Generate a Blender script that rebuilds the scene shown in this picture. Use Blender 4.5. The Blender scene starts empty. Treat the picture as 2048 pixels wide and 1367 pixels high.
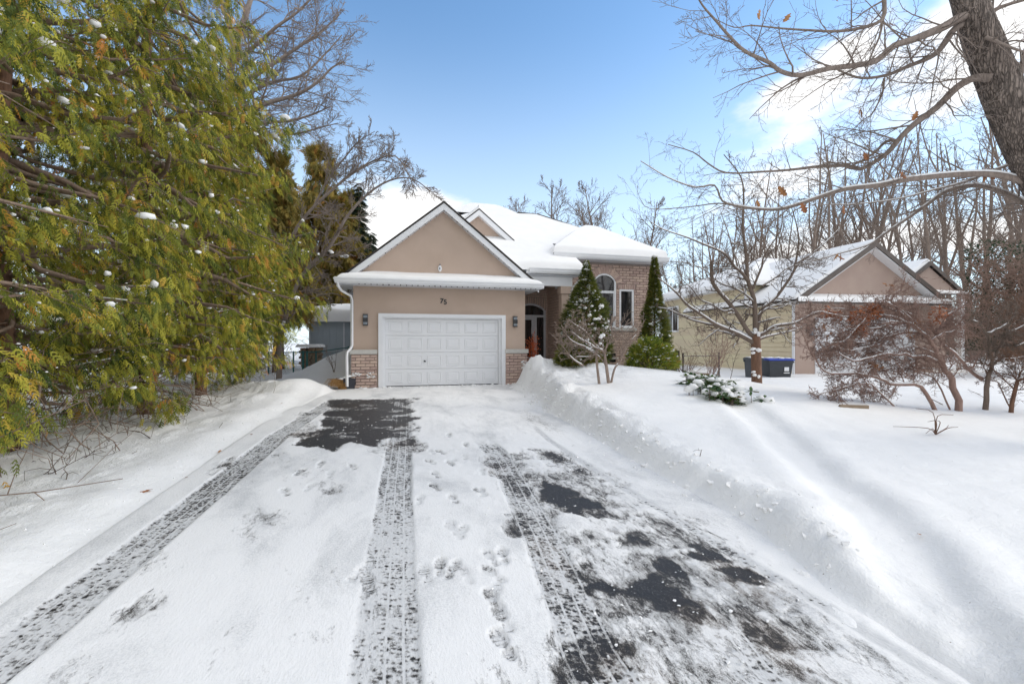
import bpy, math, random
import numpy as np
from mathutils import Vector, Matrix

R = math.radians
sc = bpy.context.scene
col = sc.collection

# ------------------------------------------------------------------ camera
YAW = R(14.4); S_, C_ = math.sin(YAW), math.cos(YAW); FPX = 910.0; CAMH = 1.38
cam_d = bpy.data.cameras.new('camera'); cam = bpy.data.objects.new('camera', cam_d); col.objects.link(cam)
cam_d.sensor_width = 36; cam_d.lens = 36 * FPX / 2048; cam_d.clip_start = 0.05; cam_d.clip_end = 2000
cam.location = (0, 0, CAMH); cam.rotation_euler = (R(90), 0, -YAW)
sc.camera = cam

# ------------------------------------------------------------------ world, sun, exposure
SUN_EL, SUN_AZ = R(33), R(100)           # azimuth clockwise from +Y (into the picture)
sd = Vector((math.sin(SUN_AZ) * math.cos(SUN_EL), math.cos(SUN_AZ) * math.cos(SUN_EL), math.sin(SUN_EL)))
world = bpy.data.worlds.new('World'); sc.world = world; world.use_nodes = True
wt = world.node_tree; wn, wl = wt.nodes, wt.links; wn.clear()
def WN(t, **k):
    n = wn.new(t)
    for a, b in k.items(): setattr(n, a, b)
    return n
def camdir(x, y):
    u = (x - 1024) / FPX; v = (683 - y) / FPX
    return Vector((S_ + u * C_, C_ - u * S_, v)).normalized()
sky = WN('ShaderNodeTexSky', sky_type='NISHITA', sun_disc=False, sun_elevation=SUN_EL, sun_rotation=SUN_AZ,
         air_density=1.0, dust_density=0.6, ozone_density=2.0, altitude=200)
tc = WN('ShaderNodeTexCoord')
def wmath(op, a, b=None, c=None):
    n = WN('ShaderNodeMath', operation=op)
    for i, v in enumerate((a, b, c)):
        if v is None: continue
        if isinstance(v, (int, float)): n.inputs[i].default_value = v
        else: wl.new(v, n.inputs[i])
    return n.outputs[0]
def wdot(vec):
    n = WN('ShaderNodeVectorMath', operation='DOT_PRODUCT'); wl.new(tc.outputs['Generated'], n.inputs[0]); n.inputs[1].default_value = vec
    return n.outputs['Value']
mp = WN('ShaderNodeMapping'); wl.new(tc.outputs['Generated'], mp.inputs[0]); mp.inputs['Scale'].default_value = (1, 1, 2.2)
cn = WN('ShaderNodeTexNoise'); wl.new(mp.outputs[0], cn.inputs['Vector']); cn.inputs['Scale'].default_value = 3.2; cn.inputs['Detail'].default_value = 7; cn.inputs['Roughness'].default_value = 0.55
cn2 = WN('ShaderNodeTexNoise'); wl.new(mp.outputs[0], cn2.inputs['Vector']); cn2.inputs['Scale'].default_value = 1.3; cn2.inputs['Detail'].default_value = 6
sep = WN('ShaderNodeSeparateXYZ'); wl.new(tc.outputs['Generated'], sep.inputs[0])
def cloud_blob(x, y, w, h, tilt=0.0):
    c = camdir(x, y); t = Vector((c.y, -c.x, 0)).normalized(); b = c.cross(t) * -1
    if b.z < 0: b = -b
    ct, st = math.cos(tilt), math.sin(tilt)
    t2 = t * ct + b * st; b2 = b * ct - t * st
    a = wmath('DIVIDE', wdot(t2), w); bb = wmath('DIVIDE', wdot(b2), h)
    rr = wmath('SQRT', wmath('ADD', wmath('MULTIPLY', a, a), wmath('MULTIPLY', bb, bb)))
    front = wmath('GREATER_THAN', wdot(c), 0.2)
    return wmath('MULTIPLY', wmath('SUBTRACT', 1.0, rr), front)
blobs = [cloud_blob(2010, 60, .34, .13, .35), cloud_blob(1700, 115, .15, .075, .75), cloud_blob(870, 415, .17, .055, -.25), cloud_blob(790, 455, .16, .05, 0),
         cloud_blob(1620, 170, .12, .045, .2), cloud_blob(1950, 470, .40, .06, 0)]
m = blobs[0]
for b in blobs[1:]: m = wmath('MAXIMUM', m, b)
m = wmath('MAXIMUM', m, -1.0)
m = wmath('ADD', m, wmath('MULTIPLY', wmath('SUBTRACT', cn.outputs['Fac'], 0.51), 3.4))
mr = WN('ShaderNodeMapRange', interpolation_type='SMOOTHSTEP'); wl.new(m, mr.inputs[0]); mr.inputs[1].default_value = 0.0; mr.inputs[2].default_value = 0.62
# broken cloud out of view behind and beside the camera, thickened to neutralise blue fill
back = wmath('MULTIPLY', wmath('SUBTRACT', cn2.outputs['Fac'], 0.34), 6.0)
back = wmath('MULTIPLY', WN('ShaderNodeClamp').outputs[0] if False else back, wmath('LESS_THAN', wdot(camdir(1024, 683)), 0.45))
cl = WN('ShaderNodeClamp'); wl.new(back, cl.inputs[0])
mask = wmath('MAXIMUM', mr.outputs[0], wmath('MULTIPLY', cl.outputs[0], 0.92))
# pale winter haze low on the horizon
hz = WN('ShaderNodeMapRange', interpolation_type='SMOOTHSTEP'); wl.new(sep.outputs['Z'], hz.inputs[0])
hz.inputs[1].default_value = 0.0; hz.inputs[2].default_value = 0.62; hz.inputs[3].default_value = 0.8; hz.inputs[4].default_value = 0.0
tint = WN('ShaderNodeMix', data_type='RGBA', blend_type='MULTIPLY'); tint.inputs[0].default_value = 1
wl.new(sky.outputs[0], tint.inputs[6]); tint.inputs[7].default_value = (1.14, 1.38, 1.44, 1)
mixh = WN('ShaderNodeMix', data_type='RGBA'); wl.new(hz.outputs[0], mixh.inputs[0]); wl.new(tint.outputs[2], mixh.inputs[6]); mixh.inputs[7].default_value = (5.4, 6.1, 6.7, 1)
mixc = WN('ShaderNodeMix', data_type='RGBA'); wl.new(mask, mixc.inputs[0]); wl.new(mixh.outputs[2], mixc.inputs[6]); mixc.inputs[7].default_value = (6.6, 6.6, 6.6, 1)
bg = WN('ShaderNodeBackground'); bg.inputs[1].default_value = 0.15; wl.new(mixc.outputs[2], bg.inputs[0])
wo = WN('ShaderNodeOutputWorld'); wl.new(bg.outputs[0], wo.inputs[0])

sun_d = bpy.data.lights.new('sun', 'SUN'); sun_d.energy = 1.15; sun_d.angle = R(26); sun_d.color = (1.0, 0.93, 0.82)
sun = bpy.data.objects.new('sun', sun_d); col.objects.link(sun); sun.rotation_euler = sd.to_track_quat('Z', 'Y').to_euler()
sc.view_settings.view_transform = 'Standard'; sc.view_settings.look = 'None'; sc.view_settings.gamma = 1
sc.view_settings.use_curve_mapping = False; sc.view_settings.exposure = 0.31
try:
    sc.cycles.max_bounces = 8; sc.cycles.transparent_max_bounces = 8; sc.cycles.use_denoising = True
except Exception: pass

# ------------------------------------------------------------------ helpers
rnd = random.Random(7); rng = np.random.default_rng(7)
def W(x, y, d):
    """point at depth d along the sight line through photo pixel x, y"""
    u = (x - 1024) / FPX; v = (683 - y) / FPX
    return Vector(((S_ + u * C_) * d, (C_ - u * S_) * d, CAMH + v * d))
def gpx(x, y):
    u = (x - 1024) / FPX; v = (683 - y) / FPX; rx, ry = S_ + u * C_, C_ - u * S_
    d = (CAMH + .02 * 14.28) / (-v + .02 * ry); return (rx * d, ry * d)

def mk(name, V, quads=None, tris=None, mat=None, parent=None, smooth=False, attrs=None, loc=None):
    V = np.asarray(V, dtype=np.float32).reshape(-1, 3)
    me = bpy.data.meshes.new(name)
    q = np.zeros((0, 4), np.int32) if quads is None or len(quads) == 0 else np.asarray(quads, np.int32).reshape(-1, 4)
    t = np.zeros((0, 3), np.int32) if tris is None or len(tris) == 0 else np.asarray(tris, np.int32).reshape(-1, 3)
    me.vertices.add(len(V)); me.vertices.foreach_set('co', V.ravel())
    nl = q.size + t.size; me.loops.add(nl); me.polygons.add(len(q) + len(t))
    me.loops.foreach_set('vertex_index', np.concatenate([q.ravel(), t.ravel()]))
    st = np.concatenate([np.arange(len(q)) * 4, q.size + np.arange(len(t)) * 3]).astype(np.int32)
    me.polygons.foreach_set('loop_start', st)
    if smooth: me.polygons.foreach_set('use_smooth', np.ones(len(st), bool))
    else: me.polygons.foreach_set('use_smooth', np.zeros(len(st), bool))
    for k, a in (attrs or {}).items():
        at = me.attributes.new(k, 'FLOAT', 'POINT'); at.data.foreach_set('value', np.asarray(a, np.float32))
    me.update(calc_edges=True); me.validate()
    if mat: me.materials.append(mat)
    return link(name, me, parent, loc)
def link(name, me, parent=None, loc=None):
    o = bpy.data.objects.new(name, me); col.objects.link(o)
    if parent is not None: o.parent = parent
    if loc is not None: o.location = loc
    return o
def tag(o, label=None, cat=None, group=None, kind=None):
    if label: o['label'] = label
    if cat: o['category'] = cat
    if group: o['group'] = group
    if kind: o['kind'] = kind
    return o
def thing(name, label, cat, loc=(0, 0, 0), rz=0, group=None):
    o = bpy.data.objects.new(name, None); col.objects.link(o); o.empty_display_size = .2
    o.location = loc; o.rotation_euler = (0, 0, rz); tag(o, label, cat, group); return o
def dup(root, loc=None, rz=None, scale=None, label=None):
    r = root.copy(); col.objects.link(r)
    if loc is not None: r.location = loc
    if rz is not None: r.rotation_euler = (0, 0, rz)
    if scale is not None: r.scale = scale if hasattr(scale, '__len__') else (scale,) * 3
    if label: r['label'] = label
    for ch in list(root.children):
        c = ch.copy(); col.objects.link(c); c.parent = r
        for g in list(ch.children):
            d = g.copy(); col.objects.link(d); d.parent = c
    return r

class G:
    """collects geometry for one mesh"""
    def __init__(s): s.V = []; s.Q = []; s.T = []; s.n = 0; s.A = []
    def add(s, V, Q=None, T=None):
        V = np.asarray(V, float).reshape(-1, 3); s.V.append(V)
        if Q is not None and len(Q): s.Q.append(np.asarray(Q, np.int64).reshape(-1, 4) + s.n)
        if T is not None and len(T): s.T.append(np.asarray(T, np.int64).reshape(-1, 3) + s.n)
        s.n += len(V); return s
    def box(s, x0, x1, y0, y1, z0, z1):
        V = [(x, y, z) for z in (z0, z1) for y in (y0, y1) for x in (x0, x1)]
        return s.add(V, [(0, 2, 3, 1), (4, 5, 7, 6), (0, 1, 5, 4), (2, 6, 7, 3), (0, 4, 6, 2), (1, 3, 7, 5)])
    def prism(s, poly, axis, a0, a1):
        """extrude a 2D polygon along axis ('x': poly=(y,z); 'y': poly=(x,z); 'z': poly=(x,y))"""
        n = len(poly)
        def p3(p, a): return {'x': (a, p[0], p[1]), 'y': (p[0], a, p[1]), 'z': (p[0], p[1], a)}[axis]
        V = [p3(p, a0) for p in poly] + [p3(p, a1) for p in poly]
        Q = [(i, (i + 1) % n, n + (i + 1) % n, n + i) for i in range(n)]
        T = [(0, i + 1, i) for i in range(1, n - 1)] + [(n, n + i, n + i + 1) for i in range(1, n - 1)]
        return s.add(V, Q, T)
    def slab(s, c, t):
        """four corners, thickness t downwards"""
        V = [tuple(p) for p in c] + [(p[0], p[1], p[2] - t) for p in c]
        return s.add(V, [(0, 1, 2, 3), (7, 6, 5, 4), (0, 4, 5, 1), (1, 5, 6, 2), (2, 6, 7, 3), (3, 7, 4, 0)])
    def tube(s, P, r, n=5, cap=True):
        P = np.asarray([tuple(p) for p in P], float); m = len(P)
        r = np.full(m, r, float) if np.isscalar(r) else np.asarray(r, float)
        t = np.empty_like(P); t[1:-1] = P[2:] - P[:-2]; t[0] = P[1] - P[0]; t[-1] = P[-1] - P[-2]
        t /= np.linalg.norm(t, axis=1, keepdims=True) + 1e-9
        avg = np.abs(t).mean(0); ref = np.zeros(3); ref[int(np.argmin(avg))] = 1
        a = np.cross(t, ref); a /= np.linalg.norm(a, axis=1, keepdims=True) + 1e-9
        b = np.cross(t, a); an = np.arange(n) * 2 * math.pi / n
        V = P[:, None, :] + r[:, None, None] * (a[:, None, :] * np.cos(an)[None, :, None] + b[:, None, :] * np.sin(an)[None, :, None])
        i = np.arange(m - 1)[:, None] * n; j = np.arange(n)[None, :]; j2 = (j + 1) % n
        Q = np.stack([i + j, i + j2, i + n + j2, i + n + j], -1).reshape(-1, 4)
        T = []
        if cap:
            T = [(0, k + 1, k) for k in range(1, n - 1)] + [((m - 1) * n, (m - 1) * n + k, (m - 1) * n + k + 1) for k in range(1, n - 1)]
        return s.add(V.reshape(-1, 3), Q, T)
    def grid(s, P):
        """P: (a,b,3) array of points -> quads"""
        P = np.asarray(P, float); a, b = P.shape[:2]
        i = np.arange(a - 1)[:, None] * b; j = np.arange(b - 1)[None, :]
        Q = np.stack([i + j, i + j + 1, i + b + j + 1, i + b + j], -1).reshape(-1, 4)
        return s.add(P.reshape(-1, 3), Q)
    def build(s, name, mat, parent=None, smooth=False, kind=None, attrs=None):
        o = mk(name, np.concatenate(s.V), np.concatenate(s.Q) if s.Q else None, np.concatenate(s.T) if s.T else None, mat, parent, smooth, attrs)
        if kind: o['kind'] = kind
        return o
def box(name, mat, parent, *a): return G().box(*a).build(name, mat, parent)

# numpy noise
def _h(ix, iy, seed):
    n = (ix.astype(np.int64) * 374761393 + iy.astype(np.int64) * 668265263 + seed * 1442695041) & 0xffffffff
    n = ((n ^ (n >> 13)) * 1274126177) & 0xffffffff
    return ((n ^ (n >> 16)) & 0xffff) / 65535.0
def vnoise(x, y, seed=0):
    ix = np.floor(x); iy = np.floor(y); fx = x - ix; fy = y - iy
    fx = fx * fx * fx * (fx * (fx * 6 - 15) + 10); fy = fy * fy * fy * (fy * (fy * 6 - 15) + 10)
    a = _h(ix, iy, seed); b = _h(ix + 1, iy, seed); c = _h(ix, iy + 1, seed); d = _h(ix + 1, iy + 1, seed)
    return (a + (b - a) * fx) * (1 - fy) + (c + (d - c) * fx) * fy
def fbm(x, y, oct=4, seed=0):
    v = 0; a = 1; t = 0
    for o in range(oct):
        v = v + a * (vnoise(x * 2 ** o + o * 17.3, y * 2 ** o - o * 9.1, seed + o) - .5); t += a; a *= .5
    return v / t * 2
def sstep(a, b, x):
    t = np.clip((x - a) / (b - a), 0, 1); return t * t * (3 - 2 * t)

# ------------------------------------------------------------------ materials
def newmat(name):
    m = bpy.data.materials.new(name); m.use_nodes = True; nt = m.node_tree; nt.nodes.clear()
    o = nt.nodes.new('ShaderNodeOutputMaterial'); p = nt.nodes.new('ShaderNodeBsdfPrincipled'); nt.links.new(p.outputs[0], o.inputs[0])
    return m, nt, p, o
class N:
    def __init__(s, nt): s.nt = nt
    def n(s, t, **k):
        q = s.nt.nodes.new(t)
        for a, b in k.items(): setattr(q, a, b)
        return q
    def l(s, a, b): s.nt.links.new(a, b)
    def math(s, op, a, b=None, c=None, clamp=False):
        q = s.n('ShaderNodeMath', operation=op, use_clamp=clamp)
        for i, v in enumerate((a, b, c)):
            if v is None: continue
            if isinstance(v, (int, float)): q.inputs[i].default_value = v
            else: s.l(v, q.inputs[i])
        return q.outputs[0]
    def noise(s, vec, scale, detail=3, rough=.5, dist=0):
        q = s.n('ShaderNodeTexNoise'); s.l(vec, q.inputs['Vector']); q.inputs['Scale'].default_value = scale
        q.inputs['Detail'].default_value = detail; q.inputs['Roughness'].default_value = rough; q.inputs['Distortion'].default_value = dist
        return q.outputs['Fac']
    def mapping(s, vec, sc_):
        q = s.n('ShaderNodeMapping'); s.l(vec, q.inputs[0]); q.inputs['Scale'].default_value = sc_; return q.outputs[0]
    def ramp(s, fac, stops):
        q = s.n('ShaderNodeValToRGB'); s.l(fac, q.inputs[0]); e = q.color_ramp.elements
        while len(e) < len(stops): e.new(0.5)
        for i, (p, c) in enumerate(stops): e[i].position = p; e[i].color = (*c, 1)
        return q.outputs[0]
    def bump(s, h, strength, dist, normal=None):
        q = s.n('ShaderNodeBump'); s.l(h, q.inputs['Height']); q.inputs['Strength'].default_value = strength; q.inputs['Distance'].default_value = dist
        if normal is not None: s.l(normal, q.inputs['Normal'])
        return q.outputs[0]
def mat(name, c1, c2=None, scale=6, rough=.7, bump=0, bscale=40, metal=0, detail=4, stretch=(1, 1, 1), perobj=0.0, spec=.5):
    m, nt, p, o = newmat(name); q = N(nt); c2 = c2 or tuple(v * .8 for v in c1)
    co = q.n('ShaderNodeTexCoord').outputs['Object']; co = q.mapping(co, stretch)
    f = q.noise(co, scale, detail, .6)
    cr = q.ramp(f, [(.3, c2), (.7, c1)])
    if perobj:
        oi = q.n('ShaderNodeObjectInfo').outputs['Random']
        hs = q.n('ShaderNodeHueSaturation'); q.l(cr, hs.inputs['Color'])
        q.l(q.math('MULTIPLY_ADD', oi, perobj, 1 - perobj / 2), hs.inputs['Value'])
        q.l(q.math('MULTIPLY_ADD', oi, .02, .49), hs.inputs['Hue']); cr = hs.outputs[0]
    q.l(cr, p.inputs['Base Color']); p.inputs['Roughness'].default_value = rough; p.inputs['Metallic'].default_value = metal
    p.inputs['Specular IOR Level'].default_value = spec
    if bump: q.l(q.bump(q.noise(co, bscale, 4, .6), bump, .01), p.inputs['Normal'])
    return m
M = {}
M['stucco'] = mat('stucco', (.54, .415, .335), (.475, .36, .285), .9, .9, .35, 120)
M['stucco_far'] = mat('stucco_pink', (.46, .35, .29), (.42, .31, .26), 1.5, .9, .3, 80)
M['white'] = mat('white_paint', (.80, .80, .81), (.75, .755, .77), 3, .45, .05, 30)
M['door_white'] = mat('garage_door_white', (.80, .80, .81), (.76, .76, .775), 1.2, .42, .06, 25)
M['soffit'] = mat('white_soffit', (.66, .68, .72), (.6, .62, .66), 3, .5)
M['brick'] = mat('brick_clay', (.56, .41, .345), (.44, .315, .26), 14, .9, .7, 45, perobj=.35)
M['mortar'] = mat('mortar', (.36, .30, .27), (.28, .235, .21), 20, .95, .4, 80)
M['capstone'] = mat('cast_stone', (.58, .56, .52), (.5, .48, .44), 8, .85, .3, 60)
M['shingle'] = mat('dark_shingle', (.055, .045, .04), (.035, .03, .028), 20, .9, .5, 60)
M['black'] = mat('black_metal', (.03, .03, .033), (.02, .02, .022), 10, .4)
M['lampglass'] = mat('lamp_glass', (.22, .25, .28), (.15, .17, .2), 10, .15)
M['grey_trim'] = mat('grey_door_paint', (.64, .64, .66), (.58, .58, .60), 4, .5)
M['siding'] = mat('cream_siding', (.68, .59, .40), (.62, .53, .355), 1.2, .7, .1, 60, perobj=.06)
M['brown_trim'] = mat('brown_fascia', (.14, .115, .10), (.10, .08, .07), 5, .7)
M['binplastic'] = mat('charcoal_plastic', (.045, .05, .06), (.035, .04, .045), 10, .5)
M['bluelid'] = mat('blue_plastic', (.03, .07, .45), (.025, .06, .36), 5, .45)
M['green'] = mat('green_metal', (.03, .13, .12), (.02, .10, .09), 5, .5)
M['shed'] = mat('shed_grey_metal', (.40, .45, .49), (.35, .40, .44), 3, .55, .1, 30)
M['wood'] = mat('weathered_wood', (.33, .25, .17), (.22, .16, .11), 8, .85, .5, 40, stretch=(1, 8, 8))
M['logend'] = mat('cut_wood', (.32, .22, .14), (.2, .13, .08), 12, .9, .3, 30, perobj=.3)
M['dry'] = mat('dry_grass', (.42, .24, .08), (.26, .14, .05), 9, .9)
M['pot'] = mat('dark_pot', (.04, .04, .05), (.03, .03, .04), 9, .6)
M['berry'] = mat('orange_red_berries', (.78, .22, .08), (.58, .12, .04), 12, .6)
M['oakleaf'] = mat('dead_oak_leaf', (.42, .20, .08), (.28, .12, .05), 14, .8, perobj=.3)
M['reed'] = mat('red_maple_leaf', (.42, .16, .065), (.28, .09, .04), 12, .8)

def bark(name, c1, c2, sx=30, b=.8):
    m, nt, p, o = newmat(name); q = N(nt)
    co = q.n('ShaderNodeTexCoord').outputs['Object']; v = q.mapping(co, (1, 1, .18))
    f = q.noise(v, sx, 5, .65, .6); f2 = q.noise(co, 3, 3)
    c = q.ramp(q.math('MULTIPLY_ADD', f2, .35, q.math('MULTIPLY', f, .75)), [(.35, c2), (.75, c1)])
    if name.startswith('grey_brown'):
        w = q.n('ShaderNodeTexVoronoi', feature='DISTANCE_TO_EDGE'); q.l(q.mapping(q.math('ADD', 0, 0) if False else co, (1, 1, .11)), w.inputs['Vector']); w.inputs['Scale'].default_value = 34
        cr_ = q.n('ShaderNodeMapRange'); q.l(q.math('ADD', w.outputs['Distance'], q.math('MULTIPLY', q.math('SUBTRACT', f, .5), .22)), cr_.inputs[0]); cr_.inputs[1].default_value = .0; cr_.inputs[2].default_value = .22; cr_.inputs[3].default_value = .4
        mm = q.n('ShaderNodeMix', data_type='RGBA', blend_type='MULTIPLY'); mm.inputs[0].default_value = 1; q.l(c, mm.inputs[6]); q.l(cr_.outputs[0], mm.inputs[7]); c = mm.outputs[2]
        f = q.math('ADD', q.math('MULTIPLY', f, .5), cr_.outputs[0])
    q.l(c, p.inputs['Base Color']); p.inputs['Roughness'].default_value = .9
    q.l(q.bump(f, b, .02), p.inputs['Normal']); return m
M['bark'] = bark('grey_brown_bark', (.36, .29, .245), (.085, .062, .05), 21, 1.0)
M['bark_limb'] = bark('limb_bark', (.33, .265, .225), (.15, .115, .095), 26, .7)
M['bark_small'] = bark('brown_bark', (.22, .165, .13), (.10, .072, .055), 30)
M['bark_red'] = bark('red_brown_bark', (.24, .13, .08), (.11, .06, .04), 30)
M['bark_shrub'] = bark('tan_shrub_bark', (.36, .28, .23), (.19, .14, .115), 30)
M['bark_maple'] = bark('maple_shrub_bark', (.38, .25, .20), (.20, .125, .10), 30)
M['vine'] = bark('brown_vine_bark', (.33, .21, .16), (.16, .10, .075), 30)
M['bark_cedar'] = bark('cedar_twig_bark', (.36, .27, .21), (.17, .11, .08), 30)
M['bark_forest'] = bark('forest_bark', (.27, .21, .17), (.14, .10, .08), 12)
M['bark_left'] = bark('pale_branch_bark', (.34, .28, .24), (.18, .14, .12), 12)

def snowmat(name, base=(.87, .862, .855), bs=(.5, 12, 90), b=(.25, .35, .25)):
    m, nt, p, o = newmat(name); q = N(nt)
    co = q.n('ShaderNodeTexCoord').outputs['Object']
    h = q.math('ADD', q.math('MULTIPLY', q.noise(co, bs[1], 4, .6), b[1]), q.math('MULTIPLY', q.noise(co, bs[2], 3, .7), b[2] * .35))
    q.l(q.bump(h, .5, .03), p.inputs['Normal'])
    c = q.ramp(q.noise(co, 2.5, 5, .6), [(.3, tuple(v * .95 for v in base)), (.65, base)])
    q.l(c, p.inputs['Base Color']); p.inputs['Roughness'].default_value = .75; p.inputs['Specular IOR Level'].default_value = .25
    return m
M['snow'] = snowmat('snow'); M['roofsnow'] = snowmat('roof_snow', bs=(.5, 4, 40), b=(.2, .12, .08))

def groundmat():
    m, nt, p, o = newmat('ground_snow'); q = N(nt)
    co = q.n('ShaderNodeTexCoord').outputs['Object']
    rough = q.n('ShaderNodeAttribute', attribute_name='lump').outputs['Fac']
    crust = q.noise(co, 9, 5, .65, .4); fine = q.noise(co, 60, 4, .7); mid = q.noise(q.mapping(co, (1, .55, 1)), 26, 5, .65, .8)
    h = q.math('ADD', q.math('MULTIPLY', crust, .35), q.math('MULTIPLY', fine, .12))
    h = q.math('ADD', h, q.math('MULTIPLY', mid, q.math('MULTIPLY', rough, .9)))
    q.l(q.bump(h, .8, .05), p.inputs['Normal'])
    base = q.ramp(q.noise(co, 1.7, 5, .6), [(.3, (.835, .83, .825)), (.65, (.88, .873, .865))])
    # wind-blown bits of bark and needle litter
    vo = q.n('ShaderNodeTexVoronoi'); q.l(co, vo.inputs['Vector']); vo.inputs['Scale'].default_value = 9
    sp = q.math('LESS_THAN', vo.outputs['Distance'], .045)
    keep = q.math('GREATER_THAN', q.noise(co, 1.1, 2), .58)
    mx = q.n('ShaderNodeMix', data_type='RGBA'); q.l(q.math('MULTIPLY', q.math('MULTIPLY', sp, keep), .75), mx.inputs[0]); q.l(base, mx.inputs[6]); mx.inputs[7].default_value = (.16, .11, .08, 1)
    q.l(mx.outputs[2], p.inputs['Base Color']); p.inputs['Roughness'].default_value = .7; p.inputs['Specular IOR Level'].default_value = .3
    return m
M['ground'] = groundmat()

def drivemat():
    m, nt, p, o = newmat('driveway_snow_and_asphalt'); q = N(nt)
    co = q.n('ShaderNodeTexCoord').outputs['Object']
    bare = q.n('ShaderNodeAttribute', attribute_name='bare').outputs['Fac']
    tread = q.n('ShaderNodeAttribute', attribute_name='tread').outputs['Fac']
    tu = q.n('ShaderNodeAttribute', attribute_name='track_u').outputs['Fac']
    brown = q.n('ShaderNodeAttribute', attribute_name='brown').outputs['Fac']
    st = q.mapping(co, (1, .42, 1))
    n1 = q.noise(st, 14, 6, .68, .6); n2 = q.noise(st, 55, 5, .7, .3); n3 = q.noise(co, 160, 3, .7)
    sx = q.n('ShaderNodeSeparateXYZ'); q.l(co, sx.inputs[0])
    # tread: ribs across the tyre (tu in tyre-block units), lugs along it
    cv = q.n('ShaderNodeCombineXYZ'); q.l(q.math('ADD', q.math('MULTIPLY', tu, 1.45), q.math('MULTIPLY', q.noise(co, 9, 4, .7), 2.6)), cv.inputs[0]); q.l(q.math('ADD', q.math('DIVIDE', sx.outputs['Y'], .026), q.math('MULTIPLY', tu, .45)), cv.inputs[1])
    tv = q.n('ShaderNodeTexVoronoi'); q.l(cv.outputs[0], tv.inputs['Vector']); tv.inputs['Scale'].default_value = 1; tv.inputs['Randomness'].default_value = .85
    cs = q.n('ShaderNodeSeparateColor'); q.l(tv.outputs['Color'], cs.inputs[0])
    fr = q.math('FRACT', q.math('MULTIPLY', tu, .5)); groove = q.math('LESS_THAN', q.math('ABSOLUTE', q.math('SUBTRACT', fr, .5)), .42)
    lug = q.math('MULTIPLY', q.math('SUBTRACT', .85, tv.outputs['Distance']), q.math('ADD', cs.outputs[0], .35))
    lug = q.math('MULTIPLY', q.math('MULTIPLY', lug, groove), q.math('MULTIPLY_ADD', q.noise(co, 3.2, 3), 1.5, .15))
    b = q.math('ADD', bare, q.math('MULTIPLY', q.math('SUBTRACT', n1, .5), 1.25))
    b = q.math('ADD', b, q.math('MULTIPLY', q.math('SUBTRACT', n2, .5), .75))
    b = q.math('ADD', b, q.math('MULTIPLY', q.math('SUBTRACT', n3, .5), .62))
    b = q.math('ADD', b, q.math('MULTIPLY', tread, q.math('MULTIPLY_ADD', lug, .80, -.25)))
    br = q.n('ShaderNodeMapRange', interpolation_type='SMOOTHSTEP'); q.l(b, br.inputs[0]); br.inputs[1].default_value = .31; br.inputs[2].default_value = .84
    c = q.ramp(br.outputs[0], [(0, (.86, .853, .845)), (.32, (.70, .70, .70)), (.6, (.27, .265, .26)), (.85, (.055, .053, .052)), (1, (.028, .028, .03))])
    # thin icy film through which the asphalt greys the snow
    ice = q.math('MULTIPLY', q.noise(q.mapping(co, (1, .5, 1)), 1.1, 5, .65, .5), q.math('MULTIPLY_ADD', q.noise(co, 70, 4, .75), .9, .45))
    ir = q.n('ShaderNodeMapRange', interpolation_type='SMOOTHSTEP'); q.l(ice, ir.inputs[0]); ir.inputs[1].default_value = .38; ir.inputs[2].default_value = .68; ir.inputs[4].default_value = .7
    im = q.n('ShaderNodeMix', data_type='RGBA'); q.l(q.math('MULTIPLY', q.math('MAXIMUM', ir.outputs[0], q.math('MULTIPLY', tread, q.math('MULTIPLY', n2, .95))), q.math('SUBTRACT', 1.0, br.outputs[0])), im.inputs[0]); q.l(c, im.inputs[6]); im.inputs[7].default_value = (.42, .43, .44, 1); c = im.outputs[2]
    # grit in the asphalt
    gv = q.n('ShaderNodeTexVoronoi'); q.l(co, gv.inputs['Vector']); gv.inputs['Scale'].default_value = 130
    grit = q.math('MULTIPLY', q.math('LESS_THAN', gv.outputs['Distance'], .24), q.math('GREATER_THAN', q.noise(co, 45, 3), .53))
    g2 = q.n('ShaderNodeMix', data_type='RGBA'); q.l(q.math('MULTIPLY', grit, .5), g2.inputs[0]); q.l(c, g2.inputs[6]); g2.inputs[7].default_value = (.62, .62, .64, 1)
    bt = q.n('ShaderNodeMix', data_type='RGBA', blend_type='MULTIPLY'); q.l(q.math('MULTIPLY', q.math('MULTIPLY', brown, q.noise(co, 5, 3)), q.math('MULTIPLY_ADD', br.outputs[0], .85, .05)), bt.inputs[0]); q.l(g2.outputs[2], bt.inputs[6]); bt.inputs[7].default_value = (1.0, .72, .52, 1)
    # mud film on brown parts lifts the asphalt
    q.l(bt.outputs[2], p.inputs['Base Color'])
    q.l(q.math('MULTIPLY_ADD', br.outputs[0], -.25, .72), p.inputs['Roughness']); p.inputs['Specular IOR Level'].default_value = .35
    hh = q.math('SUBTRACT', q.math('MULTIPLY', n2, .3), q.math('MULTIPLY', br.outputs[0], .9))
    hh = q.math('ADD', hh, q.math('MULTIPLY', n3, .12))
    q.l(q.bump(hh, .8, .02), p.inputs['Normal'])
    return m
M['drive'] = drivemat()

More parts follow.
